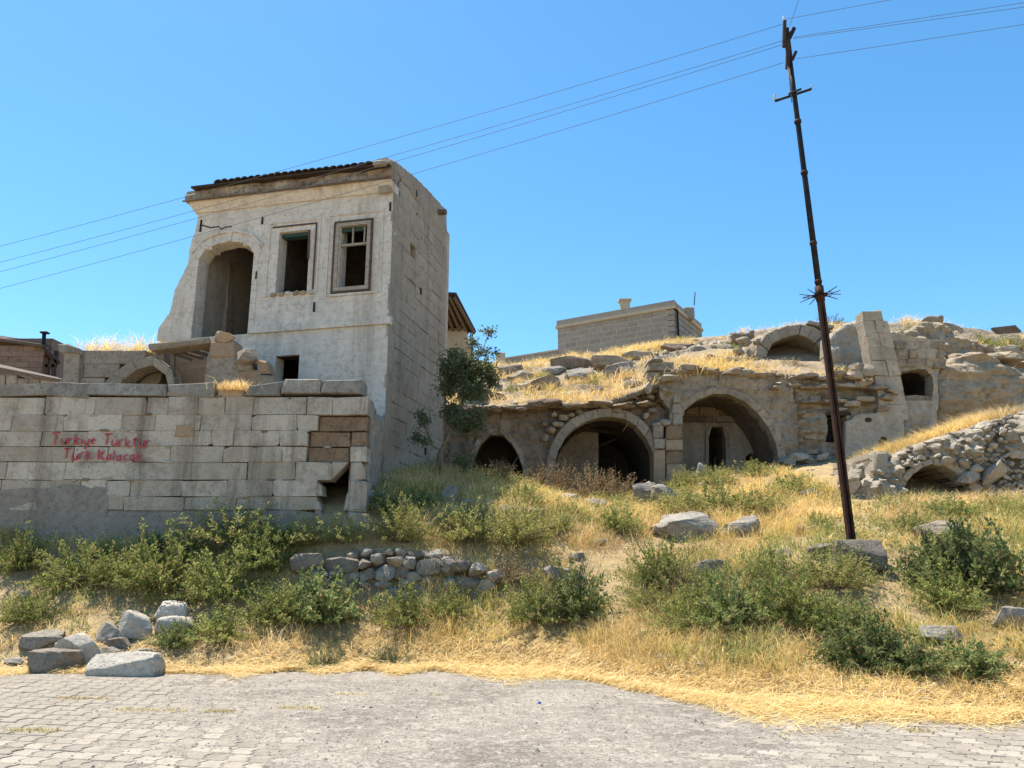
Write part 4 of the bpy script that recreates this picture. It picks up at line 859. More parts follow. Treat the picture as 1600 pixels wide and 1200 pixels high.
q = GP.px(962, 480); boxm('chimney', GP.at(q[0], gz1 + .75, -1.4), (.55, .5, 1.4), M_CREAM, gh); boxm('chimney_cap', GP.at(q[0], gz1 + 1.5, -1.4), (.75, .7, .1), M_CREAM, gh)
tube_obj('drain_pipe', [GS.at(.35, gz1, .1), GS.at(.35, gz0, .1)], .06, M_DKMETAL, gh)
boxm('roof_tank', GS.at(2.4, gz1 + .35, .1), (.6, .6, .75), M_BLOCK, gh, .08); tube_obj('antenna', [GS.at(2.6, gz1 + .9, .4), GS.at(2.6, gz1 + 1.7, .5)], .03, M_DKMETAL, gh)
lwt = thing('garden_wall', tuple(P(820, 572, YG)), 'low grey wall running left from the block house on the hilltop', 'wall')
GW = Plane(GP.at(gu0, 0, -.05), GP.U, GP.N); e = GW.px(785, 562); tz_ = GP.px(871, 548)[1]
blocks_wall(GW, tz_ - 1.6, split_rows(tz_ - 1.6, tz_, .32), lambda z: (e[0], -.02), lambda z: [], (.7, .85), .3, M_BLOCK, lwt, bevel=.012, gap=.012); prism('coping', GW, [(e[0], tz_ + .003), (-.02, tz_ + .003), (-.02, tz_ + .1), (e[0], tz_ + .1)], .04, .4, M_CREAM, lwt, .02)
boxm('gate_pier', GW.at(e[0] - .2, tz_ - .4, -.1), (.6, .6, 1.7), M_CREAM, lwt, .03)

# ------------------------------------------------------------------ vaulted ruin, left and middle arches
YA = 24.0; AP = yplane(YA); pa = AP.pxs
va = thing('vaulted_ruin', tuple(P(900, 765, YA)), 'rock-cut vaulted ruin with a broad round arch below the hillside lip', 'ruin')
la_in = [(733, 775), (735, 735), (744, 705), (758, 684), (772, 676), (790, 682), (807, 703), (818, 735), (820, 775)]
ma_in = [(867, 785), (867, 723), (872, 705), (883, 685), (900, 668), (925, 656), (950, 653), (975, 658), (995, 670), (1010, 690), (1018, 710), (1020, 785)]
ma_out = [(852, 785), (853, 718), (860, 697), (872, 676), (893, 655), (920, 643), (950, 639), (982, 645), (1005, 660), (1020, 682), (1027, 705), (1029, 785)]
relief('front_wall', AP, pa([(664, 790), (664, 637), (760, 637), (900, 636), (960, 630), (1012, 624), (1040, 640), (1062, 655), (1062, 790)]), [pa(la_in), pa(ma_in)], .55, .07, rough(101, .14, .9, .08, 3.5, .07, .12), M_TUFFB, va, 0, 0)
ring(AP, pa(la_in), pa([(724, 775), (726, 733), (736, 700), (753, 676), (772, 667), (794, 674), (813, 698), (826, 733), (829, 775)]), 11, .06, .3, M_TUFF, va)
tunnel('vault', AP, pa(la_in), -.4, 1.6, M_SHADE, va, 6, .05, 3)
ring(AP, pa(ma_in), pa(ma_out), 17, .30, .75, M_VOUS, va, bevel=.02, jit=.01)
tunnel('vault', AP, pa([(p[0] + (943 - p[0]) * .02, p[1] + 3) for p in ma_in]), -.3, 4.2, M_SHADE, va, 9, .10, 5)
relief('inner_wall', yplane(YA + 1.5), XZs([(860, 800), (935, 800), (935, 672), (918, 662), (885, 668), (862, 700)], YA + 1.5), [], .4, .07, rough(103, .10, 1.2, .06, 3, .06), M_TUFFB, va)
beam('fallen_timber', P(900, 668, YA + 1.0), P(985, 680, YA + 2.0), .12, .12, M_WOOD, va); beam('fallen_timber', P(930, 700, YA + 2.2), P(985, 676, YA + 2.4), .08, .08, M_WOOD, va)
tube_obj('dangling_root', [P(979, 656, YA - .35), P(981, 662, YA - .38), P(977, 668, YA - .36), P(973, 674, YA - .34)], .012, M_TWIG, va, 5)
for k, (a, b, c, d, m_) in enumerate(((1017, 785, 1036, 706, M_ORNG), (1037, 785, 1063, 728, M_ORNG), (1037, 727, 1063, 708, M_BROWN), (1037, 707, 1063, 690, M_ORNG), (1037, 689, 1062, 668, M_BROWN), (1018, 704, 1036, 688, M_VOUS), (1017, 687, 1033, 668, M_VOUS), (1047, 667, 1063, 650, M_VOUS), (1046, 649, 1062, 634, M_VOUS), (1048, 633, 1060, 620, M_VOUS))):
    prism('pier_block', AP, pa([(a, b), (c, b), (c - (2 if k > 7 else 0), d), (a + (2 if k > 7 else 0), d)]), .42 - .02 * (k % 3), .7, m_, va, .03, .015, .02)
for k, (a, b, w_, h_) in enumerate(((1025, 664, .4, .2), (1038, 661, .4, .25), (1045, 612, .6, .3), (948, 631, .5, .3), (965, 640, .35, .25), (905, 644, .3, .2), (880, 652, .4, .3), (868, 662, .35, .25), (860, 672, .4, .3), (876, 664, .25, .2), (893, 648, .3, .2), (1008, 650, .3, .25), (1018, 642, .35, .2), (852, 685, .3, .25), (866, 648, .3, .22), (850, 662, .3, .22))):
    link('embedded_stone', shade_auto(rock_mesh(400 + k, (w_, .4, h_), 3, .5)), M_RUB if k in (0, 1, 3) else M_TUFF, va, P(a, b, YA - .18 - .12 * (k < 5)))
for k in range(17):
    px_ = 690 + k * 21 + rng.uniform(-11, 11); sz_ = rng.uniform(.15, 1.1); link('lip_stone', shade_auto(rock_mesh(440 + k, (sz_, .6, .08 + sz_ * rng.uniform(.1, .35)), 3, .5, .35)), M_TUFFB, va, P(px_, 634 - (px_ > 980) * 8 + rng.uniform(-4, 7), 23.6))

# ------------------------------------------------------------------ house front with the right-hand arch
Y2 = 23.7; BP = yplane(Y2); pb = BP.pxs
ha = thing('arched_ruin', tuple(P(1140, 745, Y2)), 'tan rock-cut house front with a wide pointed arch and small dark doorway', 'ruin')
ra_in = [(1063, 775), (1062, 650), (1075, 635), (1095, 621), (1122, 613), (1146, 618), (1170, 632), (1192, 655), (1207, 680), (1216, 705), (1219, 775)]
ra_out = [(1052, 775), (1051, 646), (1066, 628), (1089, 612), (1122, 603), (1151, 608), (1179, 624), (1203, 649), (1219, 676), (1228, 703), (1231, 775)]
relief('front_wall', BP, pb([(1046, 790), (1046, 640), (1030, 620), (1030, 594), (1062, 588), (1066, 579), (1090, 574), (1112, 579), (1150, 581), (1200, 586), (1226, 588), (1236, 600), (1246, 640), (1248, 790)]), [pb(ra_in)], .55, .07, rough(111, .10, 1.0, .08, 4, .06, .08), M_TUFF, ha)
ring(BP, pb(ra_in), pb(ra_out), 15, .05, .35, M_TUFF, ha, bevel=.015, jit=.006)
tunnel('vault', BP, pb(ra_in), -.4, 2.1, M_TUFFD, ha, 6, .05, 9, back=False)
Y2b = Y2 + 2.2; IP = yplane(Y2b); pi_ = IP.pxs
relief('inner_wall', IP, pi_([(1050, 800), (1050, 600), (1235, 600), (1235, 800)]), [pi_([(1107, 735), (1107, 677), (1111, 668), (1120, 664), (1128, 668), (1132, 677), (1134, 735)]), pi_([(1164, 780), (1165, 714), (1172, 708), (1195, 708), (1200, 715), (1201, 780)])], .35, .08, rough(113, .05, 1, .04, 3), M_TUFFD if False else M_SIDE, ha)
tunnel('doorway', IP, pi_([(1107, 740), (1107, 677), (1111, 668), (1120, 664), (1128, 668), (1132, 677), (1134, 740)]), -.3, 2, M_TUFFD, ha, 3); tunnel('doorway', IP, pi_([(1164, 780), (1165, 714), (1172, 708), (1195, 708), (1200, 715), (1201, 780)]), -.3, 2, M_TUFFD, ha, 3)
ring(IP, pi_([(1107, 735), (1107, 677), (1111, 668), (1120, 664), (1128, 668), (1132, 677), (1134, 735)]), pi_([(1101, 735), (1102, 675), (1108, 663), (1120, 658), (1131, 663), (1137, 675), (1140, 735)]), 9, .07, .2, M_VOUS, ha)
for (a, b, c, d, m_) in ((1072, 648, 1090, 637, M_ORNG), (1092, 648, 1118, 637, M_ORNG), (1123, 648, 1140, 636, M_BROWN), (1143, 648, 1165, 637, M_ORNG), (1062, 660, 1115, 650, M_TUFFD), (1118, 660, 1160, 650, M_VOUS)): prism('wall_block', IP, pi_([(a, b), (c, b), (c, d), (a, d)]), .10, .2, m_, ha, .02, .01, .01)
for k, (a, b, c, d) in enumerate(((1010, 614, 1053, 598), (1010, 597, 1031, 581), (1032, 597, 1056, 581), (1011, 580, 1054, 566))): prism('broken_pier', yplane(Y2 + .25), XZs([(a, b), (c, b), (c - 1, d), (a + 2, d)], Y2 + .25), .05, .9, M_TUFF, ha, .04, .03, .03)
prism('broken_pier_cap', yplane(Y2 + .2), XZs([(1013, 565), (1036, 565), (1033, 561), (1017, 561)], Y2 + .2), .08, .9, M_COPE, ha, .02, .01, .01)
for k in range(15):
    px_ = 1062 + k * 12 + rng.uniform(-7, 7); sz_ = rng.uniform(.15, 1.0); link('lip_stone', shade_auto(rock_mesh(480 + k, (sz_, .5, .06 + sz_ * rng.uniform(.1, .3)), 3, .55, .35)), M_TUFF if k % 4 else M_RUB, ha, P(px_, 577 + (px_ - 1060) * .07 + rng.uniform(-3, 3), Y2 - .02))
for k, (a, b, w_, h_) in enumerate(((1045, 592, .7, .3), (1012, 607, .3, .5), (1212, 606, .35, .12), (1216, 600, .25, .1), (1230, 722, .6, .3), (1250, 716, .7, .35), (1268, 722, .5, .25), (1285, 714, .45, .3), (1240, 735, .6, .3))): link('loose_stone', shade_auto(rock_mesh(510 + k, (w_, .5, h_), 3, .4)), M_RUB, ha, P(a, b, Y2 - .25))

# ------------------------------------------------------------------ layered wall, window, stepped plaster wall and tall pillar
Y3 = 24.0; DP = yplane(Y3); pd = DP.pxs
lr = thing('pillared_ruin', tuple(P(1320, 725, Y3)), 'layered ruin front with barred window, stepped plaster wall and tall leaning pillar', 'ruin')
win = [(1290, 691), (1289, 650), (1321, 650), (1322, 691)]
relief('layered_wall', DP, pd([(1222, 760), (1226, 586), (1262, 584), (1300, 588), (1345, 590), (1400, 606), (1416, 640), (1418, 760)]), [pd(win)], .5, .07, rough(121, .10, .9, .30, 4.0, .06, .14), M_TUFF, lr)
boxm('window_dark_box', P(1305, 670, Y3 + 1.0), (1.1, .9, 1.2), M_DKMETAL, lr);  # solid dark box standing in for the shaded room behind the window
for k in range(3): u = DP.px(1297 + k * 8, 670); tube_obj('window_bar', [DP.at(u[0], DP.px(0, 692)[1], -.12), DP.at(u[0], DP.px(0, 649)[1], -.12)], .012, M_DKMETAL, lr, 5)
for k in range(3): zq = DP.px(0, 660 + k * 10)[1]; tube_obj('window_bar', [DP.at(DP.px(1288, 670)[0], zq, -.12), DP.at(DP.px(1323, 670)[0], zq, -.12)], .012, M_DKMETAL, lr, 5)
prism('window_lintel', DP, pd([(1284, 650), (1328, 650), (1328, 645), (1284, 645)]), .12, .4, M_WOOD, lr, .015)
oval = [(1357 + 6 * math.cos(t), 656 + 4.2 * math.sin(t)) for t in np.arange(12) * math.pi / 6]; nic = [(1373, 700), (1373, 688), (1377, 683), (1381, 682), (1386, 685), (1389, 700)]
SPp = yplane(Y3 - .22); ps = SPp.pxs
relief('stepped_plaster_wall', SPp, ps([(1322, 760), (1322, 658), (1331, 655), (1336, 649), (1345, 646), (1371, 645), (1374, 633), (1384, 631), (1401, 633), (1413, 640), (1415, 760)]), [ps(oval), ps(nic)], .2, .05, rough(123, .02, 1.5), M_TUFFP, lr, .04, .03)
boxm('niche_back', tuple(P(1381, 692, Y3 + .02)), (.6, .05, .6), M_TUFF, lr)
Lp = np.array([(1341, 490), (1346, 520), (1353, 560), (1362, 600), (1368, 640), (1371, 680)]); Rp_ = np.array([(1378, 492), (1384, 520), (1394, 560), (1403, 600), (1410, 640), (1413, 680)])
ysn = [491, 505, 524, 546, 566, 590, 612, 636, 660]; PPl = yplane(Y3 + .1); pq = PPl.pxs
for a, b in zip(ysn[:-1], ysn[1:]):
    l0, l1 = np.interp([a, b], Lp[:, 1], Lp[:, 0]); r0, r1 = np.interp([a, b], Rp_[:, 1], Rp_[:, 0]); sp = rng.uniform(.3, .7)
    if a < 500: r0 -= 7; r1 -= 6
    if rng.uniform() < .6 and a > 500:
        m0, m1 = l0 + (r0 - l0) * sp, l1 + (r1 - l1) * sp; prism('pillar_block', PPl, pq([(l1, b), (m1, b), (m0, a), (l0, a)]), .30 + rng.uniform(-.02, .02), .55, M_TUFFP, lr, .018, .02, .02); prism('pillar_block', PPl, pq([(m1, b), (r1, b), (r0, a), (m0, a)]), .30 + rng.uniform(-.02, .02), .55, M_TUFFP, lr, .018, .02, .02)
    else: prism('pillar_block', PPl, pq([(l1, b), (r1, b), (r0, a), (l0, a)]), .30 + rng.uniform(-.02, .02), .55, M_TUFFP, lr, .018, .02, .02)
link('pillar_top_stone', shade_auto(rock_mesh(531, (.75, .7, .28), 3, .6)), M_TUFF, lr, P(1359, 492, Y3 + .2))
relief('fluted_wall', yplane(Y3 + 2.6), XZs([(1288, 600), (1290, 528), (1305, 515), (1320, 505), (1342, 500), (1366, 520), (1372, 600)], Y3 + 2.6), [], .5, .08, lambda u, z: .30 * n2(u * 3.2, z * .45, 1, 127, 3) + .25 * np.abs(n2(u, z, 2.0, 128, 3)), M_TUFFP, lr, .2, .2)
for k, (a, b, w_, h_) in enumerate(((1262, 588, .8, .16), (1285, 592, .7, .2), (1308, 586, .6, .25), (1330, 588, .7, .3), (1345, 602, .8, .25), (1368, 606, .9, .2), (1322, 603, .9, .18), (1296, 604, .9, .14), (1265, 606, .8, .14), (1240, 604, .6, .12), (1382, 622, .6, .25), (1350, 625, .8, .22), (1330, 632, .7, .2), (1300, 628, .9, .14), (1265, 628, .7, .12), (1310, 640, .6, .14), (1392, 612, .5, .3), (1338, 575, .5, .35), (1352, 580, .5, .5), (1378, 640, .4, .2), (1250, 645, .5, .16))):
    link('ledge_stone', shade_auto(rock_mesh(540 + k, (w_, .55, h_), 3, .8, .2, .04, 7), 20), M_TUFF if k % 3 else M_RUB, lr, P(a, b, Y3 - .16))


# remnants of coursed facing still clinging to the rock-cut fronts
def facing(PL, Y, x0, x1, y0, y1, hole_pts, mat, parent, prob, rh=13, lens=(14, 34), off=.05):
    y_ = y0; hp = [np.array(h) for h in hole_pts]
    while y_ < y1 - 4:
        h_ = rng.uniform(.8, 1.2) * rh; xx = x0 + rng.uniform(-8, 0)
        while xx < x1:
            w_ = rng.uniform(*lens); c = np.array([[xx + w_ / 2, y_ + h_ / 2], [xx, y_], [xx + w_, y_ + h_], [xx, y_ + h_], [xx + w_, y_]])
            ok = rng.uniform() < prob * (.5 + 1.0 * (float(n2(np.array([xx * .02]), np.array([y_ * .02]), 1, 55, 2)[0]) + .5)) and xx >= x0 and xx + w_ <= x1 and not any(pip(c, h).any() for h in hp)
            if ok: prism('facing_block', PL, XZs([(xx + .6, y_ + h_ - .6), (xx + w_ - .6, y_ + h_ - .6), (xx + w_ - .6, y_ + .6), (xx + .6, y_ + .6)], Y), off + rng.uniform(-.05, .05), .25, mat, parent, .03, .035, .03)
            xx += w_
        y_ += h_
facing(AP, YA, 690, 860, 642, 720, [[(720, 800), (724, 700), (750, 665), (790, 664), (822, 696), (832, 800)], ma_out], M_TUFFB, va, .45)
facing(BP, Y2, 1066, 1236, 584, 730, [[(a + (a - 1140) * .1, b - 4) for a, b in ra_out]], M_TUFF, ha, .40)
facing(DP, Y3, 1228, 1345, 606, 720, [[(1283, 700), (1283, 642), (1330, 642), (1330, 700)], [(1318, 730), (1318, 650), (1350, 640), (1420, 625), (1420, 730)]], M_TUFF, lr, .5, 12)
# wall with the square-headed niche
Y4 = 24.45; NP = yplane(Y4); pn = NP.pxs
nw = thing('niche_wall', tuple(P(1430, 690, Y4)), 'rough stone wall with a wide dark niche right of the tall pillar', 'ruin')
nich = [(1402, 626), (1403, 590), (1413, 580), (1435, 576), (1451, 580), (1458, 590), (1457, 626)]
relief('wall', NP, pn([(1380, 740), (1380, 530), (1392, 522), (1425, 526), (1450, 530), (1470, 538), (1474, 560), (1466, 590), (1463, 740)]), [pn(nich)], .5, .07, rough(131, .06, 1.2, .05, 3, .05, .08), M_TUFFP, nw)
tunnel('niche', NP, pn(nich), -.4, 1.6, M_SHADE, nw, 5, .05, 13); relief('niche_floor', yplane(Y4 + .1), XZs([(1400, 640), (1459, 640), (1459, 620), (1430, 617), (1400, 620)], Y4 + .1), [], 1.6, .1, rough(133, .03), M_TUFF, nw)
for r_, (y0_, y1_) in enumerate(((546, 533), (560, 547), (574, 561))):
    xx_ = 1398 + rng.uniform(-4, 2)
    while xx_ < 1462:
        ww = rng.uniform(14, 26); prism('stone_block', NP, pn([(xx_, y0_), (xx_ + ww - 1, y0_), (xx_ + ww - 1, y1_), (xx_, y1_)]), .07 + rng.uniform(-.05, .04), .3, M_TUFF, nw, .03, .04, .03); xx_ += ww

# big weathered rock face at the right
rkt = thing('weathered_rock', tuple(P(1540, 690, 24.5)), 'bulging layered tan rock at the far right', 'rock')
rk = relief('rock_mass', yplane(24.6), XZs([(1463, 740), (1462, 650), (1461, 600), (1468, 574), (1490, 557), (1530, 550), (1560, 556), (1590, 566), (1630, 578), (1760, 588), (1760, 740)], 24.6), [], 2.2, .05, rough(141, .22, .5, .30, 3.2, .05, .10), M_LAYER, rkt, .4, .35)
relief('upper_cliff', yplane(26.5), XZs([(1372, 640), (1376, 522), (1400, 513), (1425, 512), (1446, 499), (1478, 503), (1496, 517), (1530, 533), (1570, 545), (1620, 552), (1760, 556), (1760, 640)], 26.5), [], 1.6, .06, rough(146, .25, .7, .25, 3.0, .08, .22), M_LAYER, rkt, .3, .3)
for k in range(9):
    px_ = 1475 + k * 18 + rng.uniform(-4, 4); link('crag', shade_auto(rock_mesh(900 + k, (rng.uniform(.4, 1.2), 1.0, rng.uniform(.2, .5)), 3, .5, .3)), M_LAYER, rkt, P(px_, np.interp(px_, [1450, 1490, 1530, 1570, 1620, 1700], [580, 558, 553, 562, 576, 586]) + rng.uniform(-4, 8), 25.6 + rng.uniform(-.5, .6)))
# upper vault
Y5 = 27.8; UP = yplane(Y5); pu = UP.pxs
uv = thing('upper_vault', tuple(P(1240, 565, Y5)), 'open half-buried stone vault high on the hillside behind the pole', 'ruin')
uin = [(1194, 575), (1197, 552), (1208, 536), (1228, 526), (1246, 524), (1264, 530), (1280, 543), (1289, 556), (1291, 575)]; uout = [(1178, 575), (1180, 545), (1194, 524), (1220, 511), (1248, 506), (1275, 512), (1296, 530), (1308, 550), (1312, 575)]
ring(UP, pu(uin), pu(uout), 11, .1, .8, M_VOUS, uv, bevel=.03, jit=.02); tunnel('vault', UP, pu(uin), -.2, 2.6, M_TUFF, uv, 6, .08, 17)
relief('mound_face', yplane(Y5 + .25), XZs([(1140, 590), (1150, 560), (1172, 530), (1200, 514), (1240, 503), (1290, 505), (1330, 530), (1340, 590)], Y5 + .25), [XZs([(1190, 580), (1193, 546), (1206, 530), (1228, 520), (1248, 517), (1268, 523), (1285, 538), (1296, 560), (1297, 580)], Y5 + .25)], 2.6, .12, rough(151, .15, .9, .10, 3, .08, .25), M_TUFF, uv, .5, .5)
prism('roof_slab', UP, pu([(1258, 508), (1300, 516), (1301, 511), (1260, 503)]), .2, 1.0, M_COPE, uv, .02, .02)
for k in range(14): link('mound_stone', shade_auto(rock_mesh(580 + k, tuple(rng.uniform(.2, .6, 3)), 3, .4)), M_TUFF, uv, P(1150 + rng.uniform(0, 34), 530 + rng.uniform(0, 40), Y5 - .1))

# ------------------------------------------------------------------ rubble mound with low arch at the right
Y6 = 18.9; RMP = yplane(Y6); pr = RMP.pxs
rm = thing('rubble_mound', tuple(P(1460, 785, Y6)), 'mound of pale rubble pierced by a low dark arch at the right', 'ruin')
r_in = [(1400, 800), (1405, 768), (1418, 748), (1437, 732), (1455, 727), (1475, 730), (1497, 744), (1518, 766), (1530, 800)]
mtop = [(1322, 800), (1328, 772), (1345, 752), (1362, 738), (1363, 706), (1384, 705), (1392, 714), (1420, 698), (1460, 684), (1500, 672), (1550, 655), (1600, 643), (1700, 625), (1800, 622), (1800, 810), (1322, 810)]
relief('mound_face', RMP, pr(mtop), [pr(r_in)], 2.4, .045, rough(161, .25, 1.1, .0, 3, .10, .42), M_RUB, rm, .5, .45)
ring(RMP, pr(r_in)[1:-1], pr([(1392, 768), (1408, 742), (1432, 722), (1456, 716), (1480, 720), (1504, 736), (1530, 764)]), 8, .12, .5, M_RUB, rm, bevel=.03, jit=.02); tunnel('vault', RMP, pr(r_in), -.2, 2.0, M_SHADE, rm, 6, .06, 19)
mt = np.array(mtop[:14]); cnt = 0; tries = 0; placed = []
while cnt < 240 and tries < 6000:
    tries += 1; px_, py_ = rng.uniform(1325, 1640), rng.uniform(640, 805); topy = np.interp(px_, mt[:, 0], mt[:, 1])
    if py_ < topy + 1: continue
    ai = np.array(r_in); 
    if 1396 < px_ < 1532 and py_ > np.interp(px_, ai[:, 0], ai[:, 1]) - 9: continue
    s_ = float(np.clip(rng.gamma(2.2, .085), .11, .62) * (1.35 if px_ > 1480 else 1))
    if any((px_ - a) ** 2 + (py_ - b) ** 2 < (21 * (s_ + c)) ** 2 for a, b, c in placed): continue
    placed.append((px_, py_, s_)); dmy = rng.uniform(.55, .8)
    dd_ = min(1, (py_ - topy) / 28); link('rubble_stone', shade_auto(rock_mesh(700 + cnt % 60, (s_ * 1.25, s_, s_ * dmy), 2 if s_ < .2 else 3, .5, .4, .07), 28), M_RUB, rm, P(px_, py_, Y6 - .1 + .35 * (1 - dd_))).rotation_euler = tuple(rng.uniform(-.7, .7, 3)); cnt += 1
for k in range(26):
    yy_ = rng.uniform(0, 1); link('rubble_stone', shade_auto(rock_mesh(760 + k, tuple(rng.uniform(.25, .75) * np.array([1.1, 1, .75])), 3, .5, .4, .06), 28), M_RUB, rm, P(1326 + rng.uniform(0, 36), 745 + rng.uniform(0, 50) - yy_ * 14, 18.8 + yy_ * 1.8)).rotation_euler = tuple(rng.uniform(-.7, .7, 3))
prism('mound_block', RMP, pr([(1362, 742), (1386, 742), (1384, 706), (1364, 706)]), .1, .6, M_RUB, rm, .05, .02, .03)

# ------------------------------------------------------------------ dry-stone retaining wall
YD = 15.0
dw = thing('dry_stone_wall', tuple(ground_px(600, 932)), 'low dry-stone retaining wall of rounded stones in the middle of the bank', 'wall')
for k, (cx_, cy_, w_, h_) in enumerate(((255, 300, 160, 85), (400, 305, 160, 75), (455, 260, 55, 40), (520, 255, 70, 45), (510, 303, 60, 52), (577, 288, 65, 62), (660, 292, 80, 50), (722, 297, 50, 65), (812, 322, 115, 75), (445, 360, 80, 52), (525, 358, 85, 66), (610, 350, 90, 76), (685, 345, 80, 62), (745, 370, 70, 55), (818, 385, 70, 52), (600, 405, 85, 36), (460, 408, 75, 44), (525, 408, 62, 42), (700, 400, 70, 52), (905, 390, 50, 62), (985, 385, 115, 64), (940, 455, 105, 72), (1075, 400, 95, 62), (1050, 442, 72, 48), (300, 352, 100, 46), (385, 357, 64, 44), (780, 430, 80, 60), (840, 262, 95, 46), (760, 258, 85, 42), (905, 300, 60, 56), (620, 247, 62, 34), (680, 250, 54, 34), (1000, 440, 52, 42), (870, 440, 54, 52), (900, 340, 60, 50), (640, 440, 70, 50), (560, 445, 70, 40), (720, 450, 70, 50), (480, 450, 70, 40), (1130, 360, 90, 60), (960, 320, 90, 60), (1040, 330, 80, 60), (330, 395, 80, 46), (400, 398, 70, 44))):
    px_, py_ = 400 + cx_ / 3, 780 + cy_ / 3; s = YD / 1202 / 3 * 1.22
    o = link('wall_stone', shade_auto(rock_mesh(800 + k, (w_ * s, .45, h_ * s), 3, .6, .16, .03, 9), 28), (M_ROCKD, M_ROCK, M_TUFF, M_ROCK)[k % 4] if k not in (0, 1) else M_ROCKD, dw, P(px_, py_, YD + rng.uniform(-.03, .05) + (cy_ < 270) * .15)); o.rotation_euler = (0, rng.uniform(-.15, .15), 0)
relief('earth_core', yplane(YD + .22), XZs([(440, 960), (446, 880), (480, 868), (560, 856), (690, 856), (760, 880), (790, 905), (790, 960)], YD + .22), [], .5, .1, rough(171, .08), M_EARTH, dw, .1, .1)

# ------------------------------------------------------------------ loose rocks, each one a thing
def rock(px_, py_, w_, h_, seed, mat, label, dpt=.8, blocky=.45, rz=0.0, amp=.18, k=4, tilt=0.0, sink=.15, group=None, Yfix=None, nf=11):
    g_ = ground_px(px_, py_) if Yfix is None else P(px_, py_, Yfix)
    m = g_[1] / 1202 * (1.0 + (g_[0] / max(g_[1], 1)) ** 2 * .0); W, H = w_ * m, h_ * m
    me = shade_auto(rock_mesh(seed, (W * 1.1, W * dpt, H * 1.25), k, blocky, amp, .03, nf), 30)
    o = link('rock', me, mat, None, (g_[0], g_[1] + W * dpt * .3, max(g_[2], 0) + H * (.55 - sink))); o.rotation_euler = (0, tilt, rz)
    return tag(o, label, 'rock', group)
R_ = rock
sl = flat(187, 1066)
R_(187, 1066, 112, 34, 11, M_ROCKL, 'long pale rounded slab lying at the edge of the paving', .42, .8, -.05, .07, sink=.12, nf=2)
R_(77, 1052, 76, 34, 12, M_ROCKD, 'squarish brown-grey boulder left of the long pale slab', .7, .75, .1, nf=5)
R_(118, 1042, 80, 44, 13, M_ROCKL, 'big grey boulder leaning behind the squarish brown one', .8, .5, .3, tilt=.35)
R_(60, 1014, 66, 26, 14, M_ROCK, 'flat grey rock at the left end of the rock pile', .7, .5, .2, tilt=-.2)
R_(165, 1003, 46, 26, 15, M_ROCK, 'wedge-shaped grey rock in the middle of the pile', .7, .45, -.2, tilt=.3)
R_(203, 998, 58, 42, 16, M_ROCKL, 'tall rounded dark-sided boulder at the back of the rock pile', .8, .35, .4, tilt=.25)
R_(182, 1018, 38, 20, 17, M_ROCKD, 'small dark rock above the long pale slab', .8, .5)
R_(168, 1030, 32, 19, 18, M_ROCKD, 'smallest dark brown stone beside the long pale slab', .8, .5)
R_(257, 975, 52, 34, 19, M_ROCKL, 'pale boulder half hidden by shrubs, highest of the rock pile', .8, .4, .2)
R_(266, 996, 54, 30, 20, M_ROCKL, 'round pale boulder at the right end of the rock pile', .8, .35)
R_(215, 1030, 34, 14, 21, M_RUB, 'white broken stone just behind the long pale slab', .7, .5, .3)
R_(18, 1039, 30, 10, 22, M_ROCK, 'thin flat stone at the left edge of the picture', .7, .5)
R_(33, 938, 24, 14, 23, M_ROCK, 'small grey stone in dry grass at the far left', .8, .4)
R_(397, 884, 40, 20, 24, M_ROCK, 'pale stone left of the dry-stone wall among shrubs', .8, .4)
R_(890, 912, 78, 22, 25, M_STRAT, 'tilted pale slab right of the dry-stone wall', .6, .55, .1, tilt=.22)
R_(938, 852, 34, 10, 26, M_STRAT, 'thin flat pale slab in straw above the tilted slab', .7, .6, tilt=-.1)
R_(905, 875, 26, 12, 38, M_STRAT, 'little pale stone just above the tilted slab', .7, .5)
R_(1085, 842, 118, 44, 27, M_STRAT, 'broad layered grey outcrop in the middle of the bank', .6, .5, .05, .28, tilt=.08, sink=.2)
R_(1042, 838, 60, 24, 58, M_STRAT, 'sloping left shoulder of the layered grey outcrop', .6, .5, .3, .25, tilt=.3, sink=.2)
R_(1155, 838, 70, 32, 28, M_STRAT, 'sloping right shoulder of the layered grey outcrop', .6, .5, -.2, .25, tilt=-.35, sink=.2)
R_(1012, 792, 46, 46, 29, M_STRAT, 'steep pale crag in front of the middle arch', .7, .4, .3, .3, tilt=-.6, sink=.15)
R_(1040, 790, 52, 34, 30, M_STRAT, 'rounded banded boulder right of the steep pale crag', .7, .4, .1, .25, sink=.15)
R_(1097, 752, 20, 26, 31, M_RUB, 'upright pale stone below the small dark doorway', .8, .3, sink=.0)
R_(1097, 765, 24, 14, 39, M_RUB, 'squat pale stone under the upright one', .8, .4)
R_(888, 788, 42, 20, 32, M_ROCK, 'pale boulder below the left foot of the middle arch', .8, .4)
R_(930, 796, 42, 18, 33, M_ROCK, 'low pale boulder below the middle arch', .8, .4)
R_(742, 792, 50, 13, 34, M_ROCK, 'pale flat slab on the bank below the left arch', .7, .6)
R_(795, 804, 110, 17, 35, M_ROCKD, 'long shaded stone ledge below the left arch', .5, .7, sink=.1)
R_(700, 788, 34, 30, 36, M_ROCKD, 'dark upright stone at the end of the shaded ledge', .8, .5)
R_(1118, 905, 62, 30, 37, M_ROCKD, 'crumbly brown rock in a bare gap of the bank', .7, .3, .2, .3)
R_(1273, 782, 38, 22, 40, M_ROCKD, 'dark rock under a green shrub left of the pole', .8, .4)
R_(1288, 872, 46, 20, 41, M_ROCKD, 'grey block at the left side of the pole foot', .8, .6, .1, sink=.0)
R_(1352, 893, 76, 44, 42, M_ROCKD, 'large dark block holding the foot of the pole', .7, .75, -.1, .1, sink=.0, nf=5)
